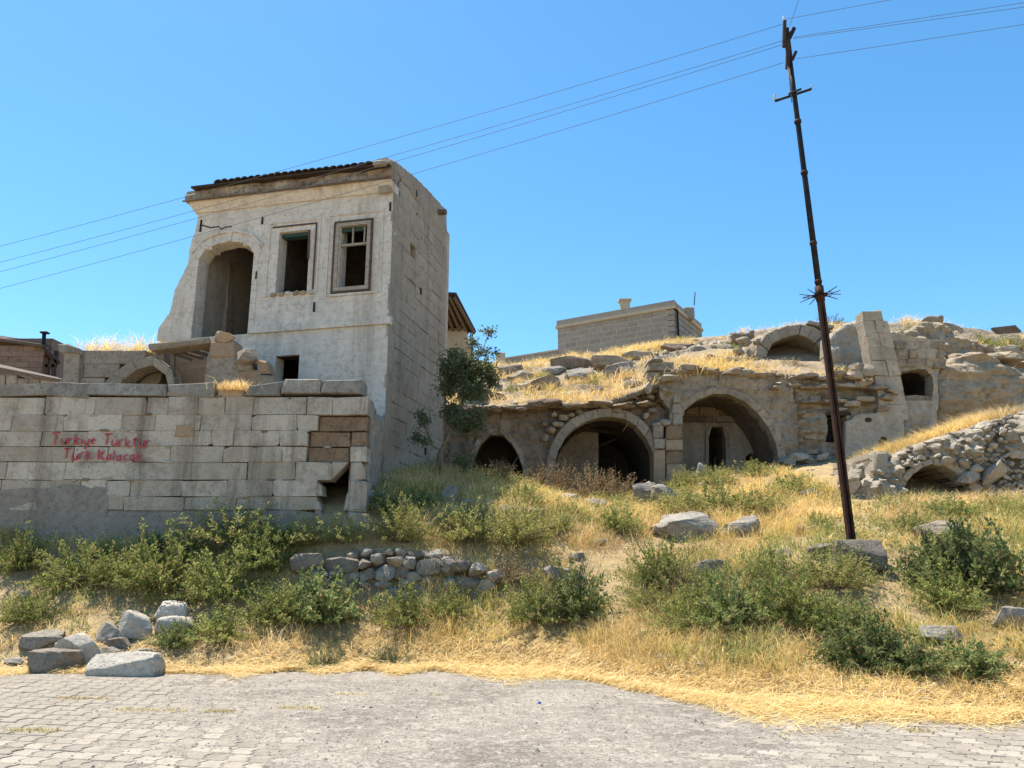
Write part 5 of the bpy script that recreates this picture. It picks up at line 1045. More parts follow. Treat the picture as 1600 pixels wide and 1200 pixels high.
R_(1470, 1006, 66, 26, 43, M_STRAT, 'pale banded rock in shrubs at lower right', .6, .6, .1)
R_(1478, 838, 96, 26, 44, M_TUFF, 'broad tan rock below the low dark arch', .7, .4, .0, .2)
R_(1585, 985, 54, 36, 45, M_ROCK, 'grey rock under the big shrub at the right edge', .7, .5)
R_(1225, 872, 36, 14, 46, M_ROCK, 'small pale rock in straw left of the pole foot', .8, .5)
R_(1205, 868, 24, 10, 47, M_ROCK, 'smaller pale stone left of the pole foot', .8, .5)
R_(1262, 835, 40, 14, 48, M_ROCKD, 'low dark stone in straw above the pole foot', .8, .4)
R_(572, 786, 28, 24, 49, M_WALL, 'fallen wall block beside the dark hole', .8, .7, .3, tilt=.3, k=3)
R_(596, 784, 26, 18, 50, M_WALL, 'second fallen block right of the dark hole', .8, .7, -.3, tilt=-.2, k=3)
R_(582, 802, 34, 16, 51, M_WALL, 'lowest fallen block in front of the dark hole', .8, .7, .1, k=3)
R_(625, 800, 48, 22, 52, M_ROCK, 'pale rock on the bank right of the fallen blocks', .8, .4)
R_(608, 760, 28, 14, 57, M_ROCKD, 'dark stone at the base corner of the tall house', .8, .4)

def hill_px(px_, py_, y0=23.6, y1=60):
    d = ray(px_, py_); ys = np.linspace(y0, y1, 2000); pts = CAM + d[None] * (ys / d[1])[:, None]; b = pts[:, 2] < zhill(pts[:, 0], pts[:, 1]); i = int(np.argmax(b)) if b.any() else 0; return pts[i]
def hrock(px_, py_, w_, h_, seed, mat, label, **kw):
    p = hill_px(px_, py_); m = p[1] / 1202; me = shade_auto(rock_mesh(seed, (w_ * m, w_ * m * .7, h_ * m * 1.4), 4, .5, .25), 35); o = link('rock', me, mat, None, (p[0], p[1] + .2, p[2] + h_ * m * .25)); o.rotation_euler = (0, kw.get('tilt', 0), kw.get('rz', 0)); return tag(o, label, 'rock')
hrock(860, 585, 60, 18, 601, M_STRAT, 'dark layered rock at the left of the hillside band'); hrock(915, 590, 70, 20, 602, M_STRAT, 'middle rock of the layered band on the hillside', tilt=.1)
hrock(965, 588, 60, 26, 603, M_STRAT, 'knobbly layered rock below the block house', tilt=-.2); hrock(990, 605, 40, 18, 604, M_TUFF, 'tan rock beside the broken pier on the hill')
hrock(815, 595, 50, 22, 605, M_TUFF, 'rounded tan rock on the slope right of the tree'); hrock(940, 612, 40, 12, 606, M_STRAT, 'flat pale rock above the middle arch')
hrock(770, 612, 44, 16, 607, M_TUFF, 'brown rock by the tree crown on the hillside'); hrock(1095, 548, 30, 12, 608, M_STRAT, 'small pale rock below the corner of the block house')
hrock(1140, 545, 24, 10, 609, M_STRAT, 'pale stone left of the upper vault'); hrock(1458, 512, 44, 24, 610, M_TUFF, 'dark craggy rock on the skyline right of the pillar'); hrock(1490, 518, 40, 20, 611, M_TUFF, 'rounded rock on the skyline beyond the pillar')
hrock(1448, 538, 40, 16, 612, M_TUFF, 'ledge rock above the dark niche'); hrock(1575, 560, 70, 26, 613, M_TUFF, 'brown outcrop at the right above the rock face'); hrock(1420, 528, 36, 16, 614, M_TUFF, 'blocky rock just right of the pillar top')
hrock(1050, 560, 30, 10, 615, M_STRAT, 'low pale stone above the broken pier')
for k, (a, b, w_, h_, lab) in enumerate(((845, 610, 80, 26, 'long brown ledge on the hillside left of centre'), (900, 575, 90, 22, 'dark brown outcrop under the block house, left'), (960, 570, 80, 20, 'dark brown outcrop under the block house, right'), (800, 585, 60, 26, 'brown crag right of the tree top'), (1000, 560, 60, 16, 'brown ledge below the middle of the block house'), (1060, 545, 60, 14, 'brown ledge below the right end of the block house'), (880, 622, 60, 14, 'flat brown ledge just above the middle arch'), (760, 625, 70, 18, 'brown ledge above the left arch'), (1130, 565, 60, 16, 'ledge above the right arch'), (1160, 535, 50, 18, 'brown crag left of the upper vault crown'))):
    hrock(a, b, w_, h_, 620 + k, M_TUFFB if k % 2 else M_TUFF, lab, tilt=(-.1, .12, .05)[k % 3])
for k in range(0):
    a = P(1548 + k * 6, 514 - k * .8, 31); b = P(1560 + k * 6, 520 - k * .8, 30)
pl_ = thing('timber_pile', tuple(P(1570, 520, 30.5)), 'stack of dark timbers on the skyline at the far right', 'timber')
for k in range(5): beam('timber', P(1550 + k * 2, 514 + k * 1.5, 30.6), P(1586 + k * 2, 510 + k * 2.0, 31 + .1 * k), .12, .1, M_WOODG, pl_)

# ------------------------------------------------------------------ power pole and lines
pbp = ground_px(1333, 866); YPo = pbp[1]; ptop = P(1226, 30, YPo); pole = thing('power_pole', tuple(pbp), 'tall rusty leaning steel power pole with spike collar and crossarm', 'pole')
def pl(t): return pbp + (ptop - pbp) * t
def tpy(py): # parameter of a height on the pole from a picture row
    lo, hi = 0.0, 1.0
    for _ in range(40):
        m = (lo + hi) / 2; v = pl(m) - CAM; yy = 600 - FPX * (v[2] * math.cos(PITCH) - v[1] * math.sin(PITCH)) / (v[1] * math.cos(PITCH) + v[2] * math.sin(PITCH))
        if yy > py: lo = m
        else: hi = m
    return lo
ax = (ptop - pbp) / np.linalg.norm(ptop - pbp); sx_ = np.cross(ax, [0, 1, 0]); sx_ /= np.linalg.norm(sx_); fx_ = np.cross(ax, sx_)
pp = lambda py: pl(tpy(py))
for s in (-1, 1): beam('channel', pbp - ax * .3 + sx_ * .042 * s, pp(455) + sx_ * .030 * s, .045, .13, M_RUST, pole, up=fx_, bevel=.006)
beam('web_plate', pbp - ax * .3, pp(455), .05, .03, M_RUST, pole, up=fx_)
tube_obj('upper_shaft', [pp(470), pp(300), pp(140), pp(90)], [.062, .056, .05, .05], M_DKMETAL, pole, 10)
beam('upper_shaft_channel', pp(95), pp(45), .09, .12, M_DKMETAL, pole, up=fx_)
for py_ in (440, 380, 270, 190): tube_obj('joint_collar', [pp(py_ + 2), pp(py_ - 2)], .072, M_RUST, pole, 10)
tube_obj('spike_collar', [pp(470), pp(448)], .085, M_RUST, pole, 10)
for k in range(16):
    t = k * 2 * math.pi / 16 + .2; c = pp(459 + (k % 2) * 5); dr_ = sx_ * math.cos(t) + fx_ * math.sin(t) * 1 + ax * (.25 if k % 2 else -.25); tube_obj('spike', [c + dr_ * .07, c + dr_ * .38], [.013, .007], M_RUST, pole, 5)
c = pp(148); beam('crossarm', c + sx_ * .33 + ax * .03 - Z * .0, c - sx_ * .33 - ax * .03, .05, .05, M_DKMETAL, pole) if False else None
xl, xr = P(1211, 158, YPo - .06), P(1268, 139, YPo - .06); beam('crossarm', xl, xr, .05, .045, M_DKMETAL, pole); beam('crossarm_clamp', P(1232, 147, YPo - .08), P(1252, 139, YPo - .08), .05, .035, M_DKMETAL, pole)
def insulator(p, name='insulator', s=1.0):
    z = np.array([0, .02, .05, .07, .09, .12, .13]) * s; r = np.array([.014, .03, .032, .018, .028, .024, .008]) * s; V, F, cps = tube(np.array(p)[None] + np.stack([0 * z, 0 * z, z], 1), r, 10); return link(name, mesh_np(name, V, [F, cps], True), M_PORC, pole)
insulator(xl + Z * .02); insulator(xr + Z * .02, s=.6); tube_obj('insulator_pin', [xr, xr + Z * .1], .008, M_DKMETAL, pole, 5)
beam('wooden_block', P(1225, 74, YPo - .06), P(1226, 32, YPo - .06), .07, .06, M_WOOD, pole, up=(0, 1, 0)); insulator(P(1225, 34, YPo - .06), s=.9)
beam('steel_bracket', P(1233, 60, YPo - .05), P(1241, 43, YPo - .05), .09, .05, M_DKMETAL, pole, up=(0, 1, 0)); beam('steel_bracket', P(1238, 94, YPo - .05), P(1244, 80, YPo - .05), .06, .05, M_RUST, pole, up=(0, 1, 0))
beam('steel_bracket', P(1230, 108, YPo - .06), P(1232, 60, YPo - .06), .08, .05, M_RUST, pole, up=(0, 1, 0))
tube_obj('down_cable', [P(1231, 104, YPo - .09), P(1235, 140, YPo - .1), P(1237, 160, YPo - .08)], .01, M_WIRE, pole, 5)
def wire(name, a, b, sag, label, rad=.005):
    t = np.linspace(0, 1, 60)[:, None]; p = a + (b - a) * t; p[:, 2] -= 4 * sag * (t * (1 - t))[:, 0]; o = tube_obj(name, p, rad, M_WIRE, None, 5); return tag(o, label, 'wire')
def far(px_, py_, z):  # where a ray reaches height z
    d = ray(px_, py_); return CAM + d * ((z - CAMZ) / d[2])
hw = [P(1222, 38, YPo), P(1222, 64, YPo), P(1222, 70, YPo), P(1224, 98, YPo)]; labs = ['topmost', 'second', 'third', 'lowest long']
for k, (a, pyl) in enumerate(zip(hw, (384, 409, 424, 450))):
    b = P(-20, pyl + 6, 18.0 + .1 * k); b2 = a + (b - a) * 1.6; d0 = b - a
    t_ = 1 / 1.6; sg = .30; b2[2] += 4 * sg * t_ * (1 - t_) / t_; wire('power_line', a, b2, sg, labs[k] + ' power line running left from the pole past the tall house')
for k, (a, pxr, pyr) in enumerate(((P(1227, 30, YPo), 1390, -4), (P(1240, 58, YPo), 1600, 0), (P(1240, 60, YPo), 1600, 7), (P(1243, 92, YPo), 1600, 34))):
    b = far(pxr, pyr, a[2] - .05); b2 = a + (b - a) * 7; wire('power_line', a, b2, .12, ('topmost', 'second', 'third', 'lowest')[k] + ' power line running right from the pole out of the picture')
wire('service_wire', P(1234, 40, YPo), P(1234, 40, YPo) + (far(1262, -40, ptop[2] + .3) - P(1234, 40, YPo)) * 5, .02, 'short wire rising steeply from the pole top')

# ------------------------------------------------------------------ vegetation
def rand_dirs(n, r): v = r.normal(size=(n, 3)); return v / np.linalg.norm(v, axis=1, keepdims=True)
def leaf_quads(pos, dirv, ln, wd, r, col):
    """diamond leaves: pos (n,3), axis dirv, length ln (n), width wd (n)"""
    n = len(pos); side = np.cross(dirv, rand_dirs(n, r)); side /= np.linalg.norm(side, axis=1, keepdims=True) + 1e-9; nrm = np.cross(dirv, side)
    m = pos + dirv * (ln * .5)[:, None]
    V = np.stack([pos, m + side * (wd * .5)[:, None] + nrm * (wd * .12)[:, None], pos + dirv * ln[:, None], m - side * (wd * .5)[:, None] + nrm * (wd * .12)[:, None]], 1).reshape(-1, 3)
    F = np.arange(n * 4).reshape(-1, 4); return V, F, np.repeat(col, 4, 0)
def shrub_mesh(seed, nst=150, nl=40, leaf=.082, wr=.42, spread=1.0, pal=((.10, .145, .035), (.17, .20, .055), (.055, .085, .025)), dry=0.10, up=.55):
    r = np.random.default_rng(seed); SV = []; SF = []; n0 = 0; P_ = []; D_ = []; lv = []
    for s in range(nst):
        az = r.uniform(0, 2 * math.pi); pol = math.acos(1 - r.uniform(0, .93)) * spread; L = r.uniform(.65, 1.12) * (1 + .25 * math.sin(az * 3 + seed) * math.sin(pol))
        d = np.array([math.cos(az) * math.sin(pol), math.sin(az) * math.sin(pol), math.cos(pol) * .95 + .05]); b = np.array([r.normal(0, .16), r.normal(0, .16), 0])
        t = np.linspace(0, 1, 6)[:, None]; bend = np.array([r.normal(0, .12), r.normal(0, .12), up * .35])
        pth = b + d * L * t + bend * (t ** 2) * .6 - np.array([0, 0, .22]) * (t ** 2.5) * math.sin(pol) + r.normal(0, .012, (6, 3)) * t
        if s % 9 == 4:
            pd_ = pth * np.array([1.12, 1.12, 1.28]); V, F, c = tube(pd_, np.linspace(.009, .004, 6), 3); SV.append(V); SF.append(F + n0); n0 += len(V); continue
        if s % 2 == 0:
            V, F, c = tube(pth, np.linspace(.010, .003, 6), 3); SV.append(V); SF.append(F + n0); n0 += len(V)
        tt = r.uniform(.18, 1.0, nl) ** .75; k = tt * 5; i = np.minimum(k.astype(int), 4); f_ = (k - i)[:, None]; pos = pth[i] * (1 - f_) + pth[i + 1] * f_
        tg = pth[i + 1] - pth[i]; tg /= np.linalg.norm(tg, axis=1, keepdims=True); dv = tg * .55 + rand_dirs(nl, r) * .9 + np.array([0, 0, .15]); dv /= np.linalg.norm(dv, axis=1, keepdims=True)
        pos = pos + rand_dirs(nl, r) * (r.uniform(0, .055, nl))[:, None]; P_.append(pos); D_.append(dv); lv.append(np.full(nl, r.uniform(0, 1)))
    pos = np.concatenate(P_); dv = np.concatenate(D_); u = np.concatenate(lv) * .6 + r.uniform(0, .4, len(pos)); pos[:, 2] = np.abs(pos[:, 2]); n = len(pos)
    pal = np.array(pal); col = np.where((u < .45)[:, None], pal[0] + (pal[2] - pal[0]) * (r.uniform(0, 1, n) ** 1.5)[:, None], pal[0] + (pal[1] - pal[0]) * r.uniform(0, 1, n)[:, None])
    isd = r.uniform(0, 1, n) < dry; col[isd] = np.array((.36, .27, .12)) * r.uniform(.7, 1.2, (isd.sum(), 1))
    ln = leaf * r.uniform(.6, 1.35, n); V, F, c = leaf_quads(pos, dv, ln, ln * wr, r, col)
    return mesh_np('foliage', V, [F], False, c), mesh_np('stem', np.concatenate(SV), [np.concatenate(SF)], True)
GREEN = ((.195, .22, .058), (.34, .335, .11), (.11, .14, .038)); YGREEN = ((.265, .265, .072), (.43, .395, .15), (.165, .175, .05)); DGREEN = ((.145, .18, .062), (.25, .27, .10), (.085, .115, .04)); DRYW = ((.22, .14, .075), (.34, .24, .13), (.13, .08, .045)); GREY = ((.115, .14, .07), (.18, .20, .10), (.07, .09, .04))
SHR = {}
for nm, args in (('g0', dict(seed=1, pal=GREEN)), ('g1', dict(seed=2, pal=GREEN, nst=130, spread=1.1)), ('g2', dict(seed=3, pal=GREEN, nst=180, leaf=.074)), ('y0', dict(seed=4, pal=YGREEN, wr=.3, dry=.12, up=.9)), ('y1', dict(seed=5, pal=YGREEN, nst=130, wr=.32, dry=.15, up=.9)), ('d0', dict(seed=6, pal=DGREEN, leaf=.09)), ('d1', dict(seed=7, pal=DGREEN, nst=150, leaf=.10, wr=.5)), ('k0', dict(seed=8, pal=GREY, leaf=.085, wr=.3, spread=1.15)), ('w0', dict(seed=9, pal=DRYW, nst=110, nl=26, wr=.3, dry=.3, up=1.2)), ('w1', dict(seed=10, pal=DRYW, nst=90, nl=26, wr=.25, dry=.3, up=1.4, spread=.7))):
    f_, s_ = shrub_mesh(**args); f_.materials.append(M_LEAFD if nm[0] in 'w' else M_LEAF); s_.materials.append(M_TWIG); SHR[nm] = (f_, s_)
SHRUB_XY = []
def shrub(px_, py_, w_, h_, var, label, cat='shrub', pos=None, name='shrub'):
    p = ground_px(px_, py_) if pos is None else np.array(pos)
    if pos is None and p[1] > 15.3 and p[0] < -1.2 and px_ < 760 and py_ > 836:
        d_ = ray(px_, py_); p = CAM + d_ * (15.2 / d_[1]); p[2] = float(zlow(p[0], p[1]))
    m = p[1] / 1202; rx = w_ * m / 2 * 1.12; rz = h_ * m * .95
    e_ = bpy.data.objects.new(name, None); COL.objects.link(e_); e_.location = Vector((p[0], p[1] + rx * .5, float(zlow(p[0], p[1] + rx * .5)) - .03 if pos is None else p[2])); e_.scale = (rx, min(rx, rz * 1.3) , rz); e_.rotation_euler = (0, 0, rng.uniform(0, 6.28)); tag(e_, label, cat)
    for nm, me in zip(('foliage', 'stems'), SHR[var]):
        o = bpy.data.objects.new(nm, me); COL.objects.link(o); o.parent = e_
    if pos is None: SHRUB_XY.append((p[0], p[1] + rx * .5, rx))
S_ = shrub
for a in [
 (18, 905, 70, 70, 'g0', 'green shrub at the left picture edge under the wall'),
 (95, 935, 120, 70, 'g1', 'broad green shrub at far left above the flat grey rock'),
 (165, 930, 100, 60, 'g2', 'green shrub directly below the word Kalacak, lower bank'),
 (30, 985, 90, 45, 'g2', 'low green shrub at far left just above the rock pile'),
 (235, 945, 130, 95, 'g0', 'large green shrub right behind the pale boulders'),
 (150, 870, 90, 36, 'y0', 'yellow-green tuft under the graffiti in dry grass'),
 (345, 878, 140, 78, 'y1', 'tallest yellow-green shrub close under the left half of the wall'),
 (280, 872, 80, 48, 'g1', 'green shrub left of the tallest shrub under the wall'),
 (415, 868, 90, 48, 'g0', 'green shrub under the wall left of the dark hole'),
 (330, 960, 130, 85, 'g2', 'dense green shrub right of the rock pile'),
 (395, 925, 110, 75, 'g0', 'green shrub just left of the dry-stone wall'),
 (330, 1012, 110, 50, 'g1', 'low green shrub at the straw edge right of the rock pile'),
 (265, 1020, 60, 42, 'd0', 'dark low shrub touching the round pale boulder'),
 (420, 985, 100, 60, 'g2', 'green shrub below the left end of the dry-stone wall'),
 (492, 995, 120, 80, 'd1', 'dark green bushy shrub below the dry-stone wall, left part'),
 (500, 1048, 62, 42, 'k0', 'small grey-green shrub alone in the straw'),
 (608, 1042, 84, 26, 'k0', 'flat grey-green shrub at the straw edge near centre'),
 (628, 992, 110, 60, 'g1', 'green shrub in front of the dry-stone wall, middle part'),
 (700, 975, 70, 44, 'g0', 'narrow green shrub in front of the dry-stone wall, right part'),
 (470, 850, 80, 40, 'y0', 'yellow-green shrub below the plinth left of the dark hole'),
 (535, 850, 80, 44, 'y1', 'yellow-green shrub below the dark hole in the wall'),
 (625, 852, 96, 66, 'y0', 'rounded yellow-green shrub above the dry-stone wall'),
 (725, 872, 100, 66, 'y1', 'wide yellow-green shrub above the right end of the dry-stone wall'),
 (800, 880, 130, 74, 'y0', 'broad yellow-green shrub at the right of the dry-stone wall'),
 (840, 985, 110, 70, 'g1', 'green shrub below the tilted pale slab, left one'),
 (905, 985, 120, 90, 'd0', 'dark green shrub below the tilted pale slab, right one'),
 (800, 935, 90, 45, 'w0', 'brown withered shrub beside the dry-stone wall'),
 (870, 840, 60, 40, 'y1', 'small yellow-green shrub below the low pale boulders'),
 (895, 812, 56, 26, 'g1', 'bright green tuft on the pale boulder below the arch'),
 (970, 840, 74, 54, 'g0', 'green shrub left of the layered grey outcrop'),
 (1035, 925, 88, 80, 'g2', 'bright green shrub standing alone in straw near the centre'),
 (1075, 935, 80, 50, 'w0', 'withered shrub right of the bright green central one'),
 (1020, 960, 90, 40, 'y1', 'yellow-green low shrub under the central green one'),
 (1065, 815, 90, 50, 'y0', 'yellow-green shrub crowning the layered grey outcrop'),
 (1135, 812, 120, 60, 'g1', 'large green shrub behind the layered grey outcrop'),
 (1195, 810, 90, 46, 'y1', 'green shrub at the right shoulder of the outcrop'),
 (1070, 765, 60, 34, 'y0', 'yellow-green shrub at the foot of the orange pier'),
 (1125, 762, 70, 32, 'y1', 'small shrub under the small dark doorway'),
 (1183, 745, 46, 28, 'g1', 'green tuft in front of the low right opening'),
 (1248, 778, 78, 40, 'g0', 'green shrub on straw left of the pole, upper bank'),
 (1085, 990, 110, 60, 'g1', 'green shrub at the straw edge right of centre, left one'),
 (1160, 995, 130, 85, 'd0', 'dark green shrub at the straw edge right of centre'),
 (1120, 960, 100, 70, 'g2', 'green shrub behind the dark one right of centre'),
 (1240, 985, 120, 90, 'g0', 'green shrub left below the pole foot'),
 (1215, 930, 110, 60, 'g1', 'loose green shrub on the bank left of the pole foot'),
 (1320, 940, 120, 70, 'y1', 'olive shrub in front of the dark pole block'),
 (1305, 1000, 100, 60, 'g2', 'green shrub below the pole foot'),
 (1370, 1052, 130, 80, 'd1', 'dark leafy shrub at the straw edge lower right'),
 (1345, 1005, 100, 60, 'g0', 'green shrub just above the dark leafy one at lower right'),
 (1455, 1062, 120, 48, 'd0', 'low dark shrub in front of the pale banded rock'),
 (1545, 1062, 130, 50, 'd1', 'low dark shrub at the lower right corner'),
 (1500, 965, 110, 70, 'g0', 'green shrub left part of the thicket at right'),
 (1480, 925, 110, 80, 'd0', 'dark shrub between the pole block and the big thicket'),
 (1555, 945, 150, 110, 'd1', 'biggest dark green shrub at the right edge'),
 (1530, 885, 120, 50, 'g2', 'green shrub behind the biggest one at the right edge'),
 (1430, 835, 80, 34, 'g1', 'green shrub below the left foot of the low dark arch'),
 (1500, 812, 110, 34, 'g0', 'green shrub in front of the low dark arch'),
 (1575, 805, 90, 34, 'y1', 'yellow-green shrub right of the low dark arch'),
 (1285, 830, 50, 30, 'g1', 'small green shrub just left of the pole shaft'),
 (1345, 740, 50, 24, 'y0', 'small shrub below the stepped plaster wall'),
 (1385, 715, 40, 22, 'y1', 'tuft growing under the small niche'),
 (655, 800, 70, 34, 'd0', 'dark shaded shrub at the foot of the tall house'),
 (600, 812, 80, 34, 'd1', 'dark shaded shrub right of the dark hole'),
 (815, 790, 90, 34, 'g2', 'green shrub on the shaded ledge below the left arch'),
 (230, 845, 100, 30, 'd0', 'dark shrub in the shade of the wall under the lettering'),
 (440, 838, 90, 28, 'd1', 'dark shrub in the shade of the wall near the hole'),
 (880, 775, 60, 50, 'w1', 'dry brown weed at the left foot of the middle arch'),
 (925, 785, 70, 58, 'w0', 'dry brown weed in the mouth of the middle arch, left'),
 (965, 790, 66, 50, 'w1', 'dry brown weed in the mouth of the middle arch, right'),
 (840, 765, 70, 40, 'w0', 'dry brown weed between the left and middle arches'),
 (780, 757, 70, 36, 'w1', 'dry weed in front of the left arch'),
 (1018, 1000, 36, 14, 'd0', 'little green plant alone in cut straw')]:
    S_(*a)
def hs_(px_, py_, w_, h_, var, label):
    p = hill_px(px_, py_); S_(px_, py_, w_, h_, var, label, pos=(p[0], p[1] + .1, p[2] - .05))
for a in [(852, 600, 40, 26, 'y0', 'yellow-green shrub on the hillside above the middle arch'), (800, 612, 40, 20, 'g1', 'green shrub on the hillside right of the tree'), (935, 600, 44, 22, 'y1', 'yellow-green shrub in the layered rock band'), (1305, 506, 46, 22, 'k0', 'grey-green shrub on the skyline above the upper vault'), (1545, 540, 70, 30, 'g1', 'green shrub on the skyline at right'), (1590, 545, 50, 30, 'y1', 'yellow-green shrub on the skyline at the right edge'), (1145, 545, 34, 16, 'g2', 'small green shrub left of the upper vault'), (1010, 632, 50, 26, 'w0', 'dry brown bush on the lip beside the middle arch'), (975, 640, 50, 22, 'w1', 'dry weed hanging over the crown of the middle arch'), (1240, 572, 70, 20, 'w0', 'dry orange weed in front of the upper vault'), (1190, 578, 60, 16, 'w1', 'dry weed left of the upper vault mouth'), (1425, 520, 40, 16, 'y0', 'small shrub on the ridge right of the pillar')]:
    hs_(*a)

# tree beside the tall house
tb = ground_px(684, 748); YT = tb[1]; tr = thing('small_tree', tuple(tb), 'slender dark-leaved tree growing beside the tall house', 'tree')
T = lambda a, b, dy=0: P(a, b, YT + dy)
def limb(name, pts, r0, r1): return tube_obj(name, pts, np.linspace(r0, r1, len(pts)), M_TWIG, tr, 7)
limb('trunk', [tb - Z * .1, T(687, 711), T(697, 690), T(708, 668), T(719, 642), T(727, 610), T(732, 575)], .075, .03)
limbs = [[T(690, 704), T(676, 697), T(662, 690), T(648, 686, -.2)], [T(676, 697), T(668, 675, .1), T(663, 650)], [T(719, 642), T(735, 645, -.3), T(752, 655, -.4)], [T(732, 575), T(737, 548), T(737, 520)], [T(732, 580), T(750, 555, .2), T(764, 522, .3)], [T(727, 610), T(712, 585, .3), T(702, 560, .3)], [T(728, 605), T(748, 598, -.2), T(765, 590, -.2)], [T(700, 690), T(716, 705, -.3), T(728, 718, -.4)]]
for l in limbs: limb('limb', l, .03, .008)
r = np.random.default_rng(99); pos = []; dv = []; TWV = []; TWF = []
def clump(a, b, rad, n, dy=0.0, sq=1.0):
    c = T(a, b, dy); R = rad * YT / 1202
    tw = rand_dirs(max(6, n // 26), r); tw = tw * (r.uniform(.4, 1.05, (len(tw), 1)) * R) * [1, .9, sq]
    for q in tw[:: 1 if n < 400 else 2]:
        V, F, cp_ = tube([c, c + q * .5 + r.normal(0, .04, 3), c + q], [.010, .007, .003], 3); TWV.append(V); TWF.append(F + sum(len(v) for v in TWV[:-1]))
    k = r.integers(0, len(tw), n); t = r.uniform(.35, 1, n)[:, None]; pos.append(c + tw[k] * t + r.normal(0, .06, (n, 3))); d = tw[k] / R + rand_dirs(n, r) * 1.1 - [0, 0, .25]; dv.append(d / np.linalg.norm(d, axis=1, keepdims=True))
for a in ((728, 578, 38, 3000), (705, 580, 30, 1500, .3), (752, 582, 30, 1400, -.2), (738, 604, 30, 1500, -.3), (700, 605, 24, 700, .2), (738, 530, 13, 150), (764, 520, 12, 130, .3), (755, 545, 14, 160, .2), (706, 550, 14, 150, .3), (771, 552, 9, 60, .2), (663, 650, 17, 260), (655, 685, 17, 240, -.2), (745, 655, 26, 800, -.4), (725, 660, 26, 800, -.3), (724, 718, 20, 320, -.4), (770, 592, 16, 240, -.2), (705, 640, 24, 500, .2)): clump(*a)
pos = np.concatenate(pos); dv = np.concatenate(dv); n = len(pos); ln = r.uniform(.06, .11, n); link('twigs', mesh_np('twigs', np.concatenate(TWV), [np.concatenate(TWF)], True), M_TWIG, tr)['kind'] = 'stuff'; col = np.array((.075, .09, .045)) + (np.array((.16, .175, .085)) - np.array((.075, .09, .045))) * (r.uniform(0, 1, n) ** 1.6)[:, None]
V, F, c = leaf_quads(pos, dv, ln, ln * .5, r, col); link('crown', mesh_np('crown', V, [F], False, c), M_LEAF, tr)

# dry grass, cut straw
def blades(x, y, z, h, lean, wd, col, r):
    n = len(x); az = r.uniform(0, 2 * math.pi, n); sdx, sdy = np.cos(az), np.sin(az); la = r.uniform(0, 2 * math.pi, n); lx, ly = np.cos(la) * lean * h, np.sin(la) * lean * h
    b = np.stack([x, y, z - .02], 1); s = np.stack([sdx, sdy, 0 * sdx], 1) * (wd * .5)[:, None]; m = b + np.stack([lx * .35, ly * .35, h * .55], 1); t = b + np.stack([lx, ly, h * (1 - .25 * lean)], 1)
    V = np.stack([b - s, b + s, m - s * .8, m + s * .8, t], 1).reshape(-1, 3); k = (np.arange(n) * 5)[:, None]
    return V, k + np.array([0, 1, 3, 2]), k + np.array([2, 3, 4]), np.repeat(col, 5, 0)
STRAW = np.array([(.72, .53, .22), (.62, .425, .16), (.80, .65, .34), (.44, .32, .17)])
def straw_col(n, r, w=(.4, .3, .2, .1)): return STRAW[r.choice(4, n, p=w)] * r.uniform(.75, 1.2, (n, 1))
r = np.random.default_rng(5)
def grass_obj(name, label, N, xr, yr, zf, hmu, mask, wd=(.006, .011), lean=(.25, 1.3), cw=(.4, .3, .2, .1), clump_r=.10, per=14, green=0.0):
    nc = N // per; cx = r.uniform(*xr, nc); cy = r.uniform(*yr, nc); mk = mask(cx, cy); keep = r.uniform(0, 1, nc) < mk; cx, cy = cx[keep], cy[keep]; hs = hmu * r.uniform(.5, 1.35, len(cx)) * (.55 + .6 * mask(cx, cy))
    x = np.repeat(cx, per) + r.normal(0, clump_r, len(cx) * per); y = np.repeat(cy, per) + r.normal(0, clump_r, len(cx) * per); h = np.repeat(hs, per) * r.uniform(.5, 1.15, len(x)); n = len(x)
    col = straw_col(n, r, cw) * (1 + .45 * np.repeat(n2(cx, cy, .7, 93, 3), per))[:, None]; col[:, 2] *= 1 + .35 * np.repeat(n2(cx, cy, .45, 94, 2), per)
    if green > 0: gm = np.repeat(r.uniform(0, 1, len(cx)) < green, per); col[gm] = np.array((.29, .295, .09)) * r.uniform(.7, 1.3, (gm.sum(), 1))
    V, Q, T3, c = blades(x, y, zf(x, y), h, r.uniform(*lean, n), r.uniform(*wd, n), col, r)
    return tag(link(name, mesh_np(name, V, [Q, T3], False, c), M_STRAW), label, kind='stuff')
def slope_mask(x, y):
    e = edgeY(x); k = np.clip((y - e - .55) / .5, 0, 1); nz = n2(x, y, .55, 61, 3); k = k * np.clip(.52 + 1.8 * nz, .05, 1)
    return k * np.where((y > 15.92) & (x < -2.9), 0, 1) * shrub_clear(x, y)
SXY = np.array(SHRUB_XY)
def shrub_clear(x, y):
    k = np.ones_like(x)
    for a, b, q in SXY: k *= 1 - .8 * np.clip(1.15 - np.hypot(x - a, (y - b)) / max(q * .9, .15), 0, 1)
    return k
grass_obj('dry_grass', 'standing dry yellow grass all over the bank', 230000, (-13, 12), (8.5, 18.5), zlow, .34, slope_mask)
grass_obj('dry_grass', 'dry grass on the upper bank in front of the ruins', 90000, (-3, 13), (16.5, 23.6), zlow, .36, lambda x, y: np.clip(.7 + 1.1 * n2(x, y, .5, 64, 3), .1, 1) * np.where(y > 19.8, .45, 1) * np.where((y > 18.3) & (x > 8.0), 0, 1), wd=(.009, .015))
def weed_mask(x, y): return np.clip((y - edgeY(x) - .9) / .6, 0, 1) * np.clip(.25 + 1.9 * n2(x, y, .7, 71, 3), 0, 1) * np.where((y > 15.6) & (x < -2.9), 0, 1)
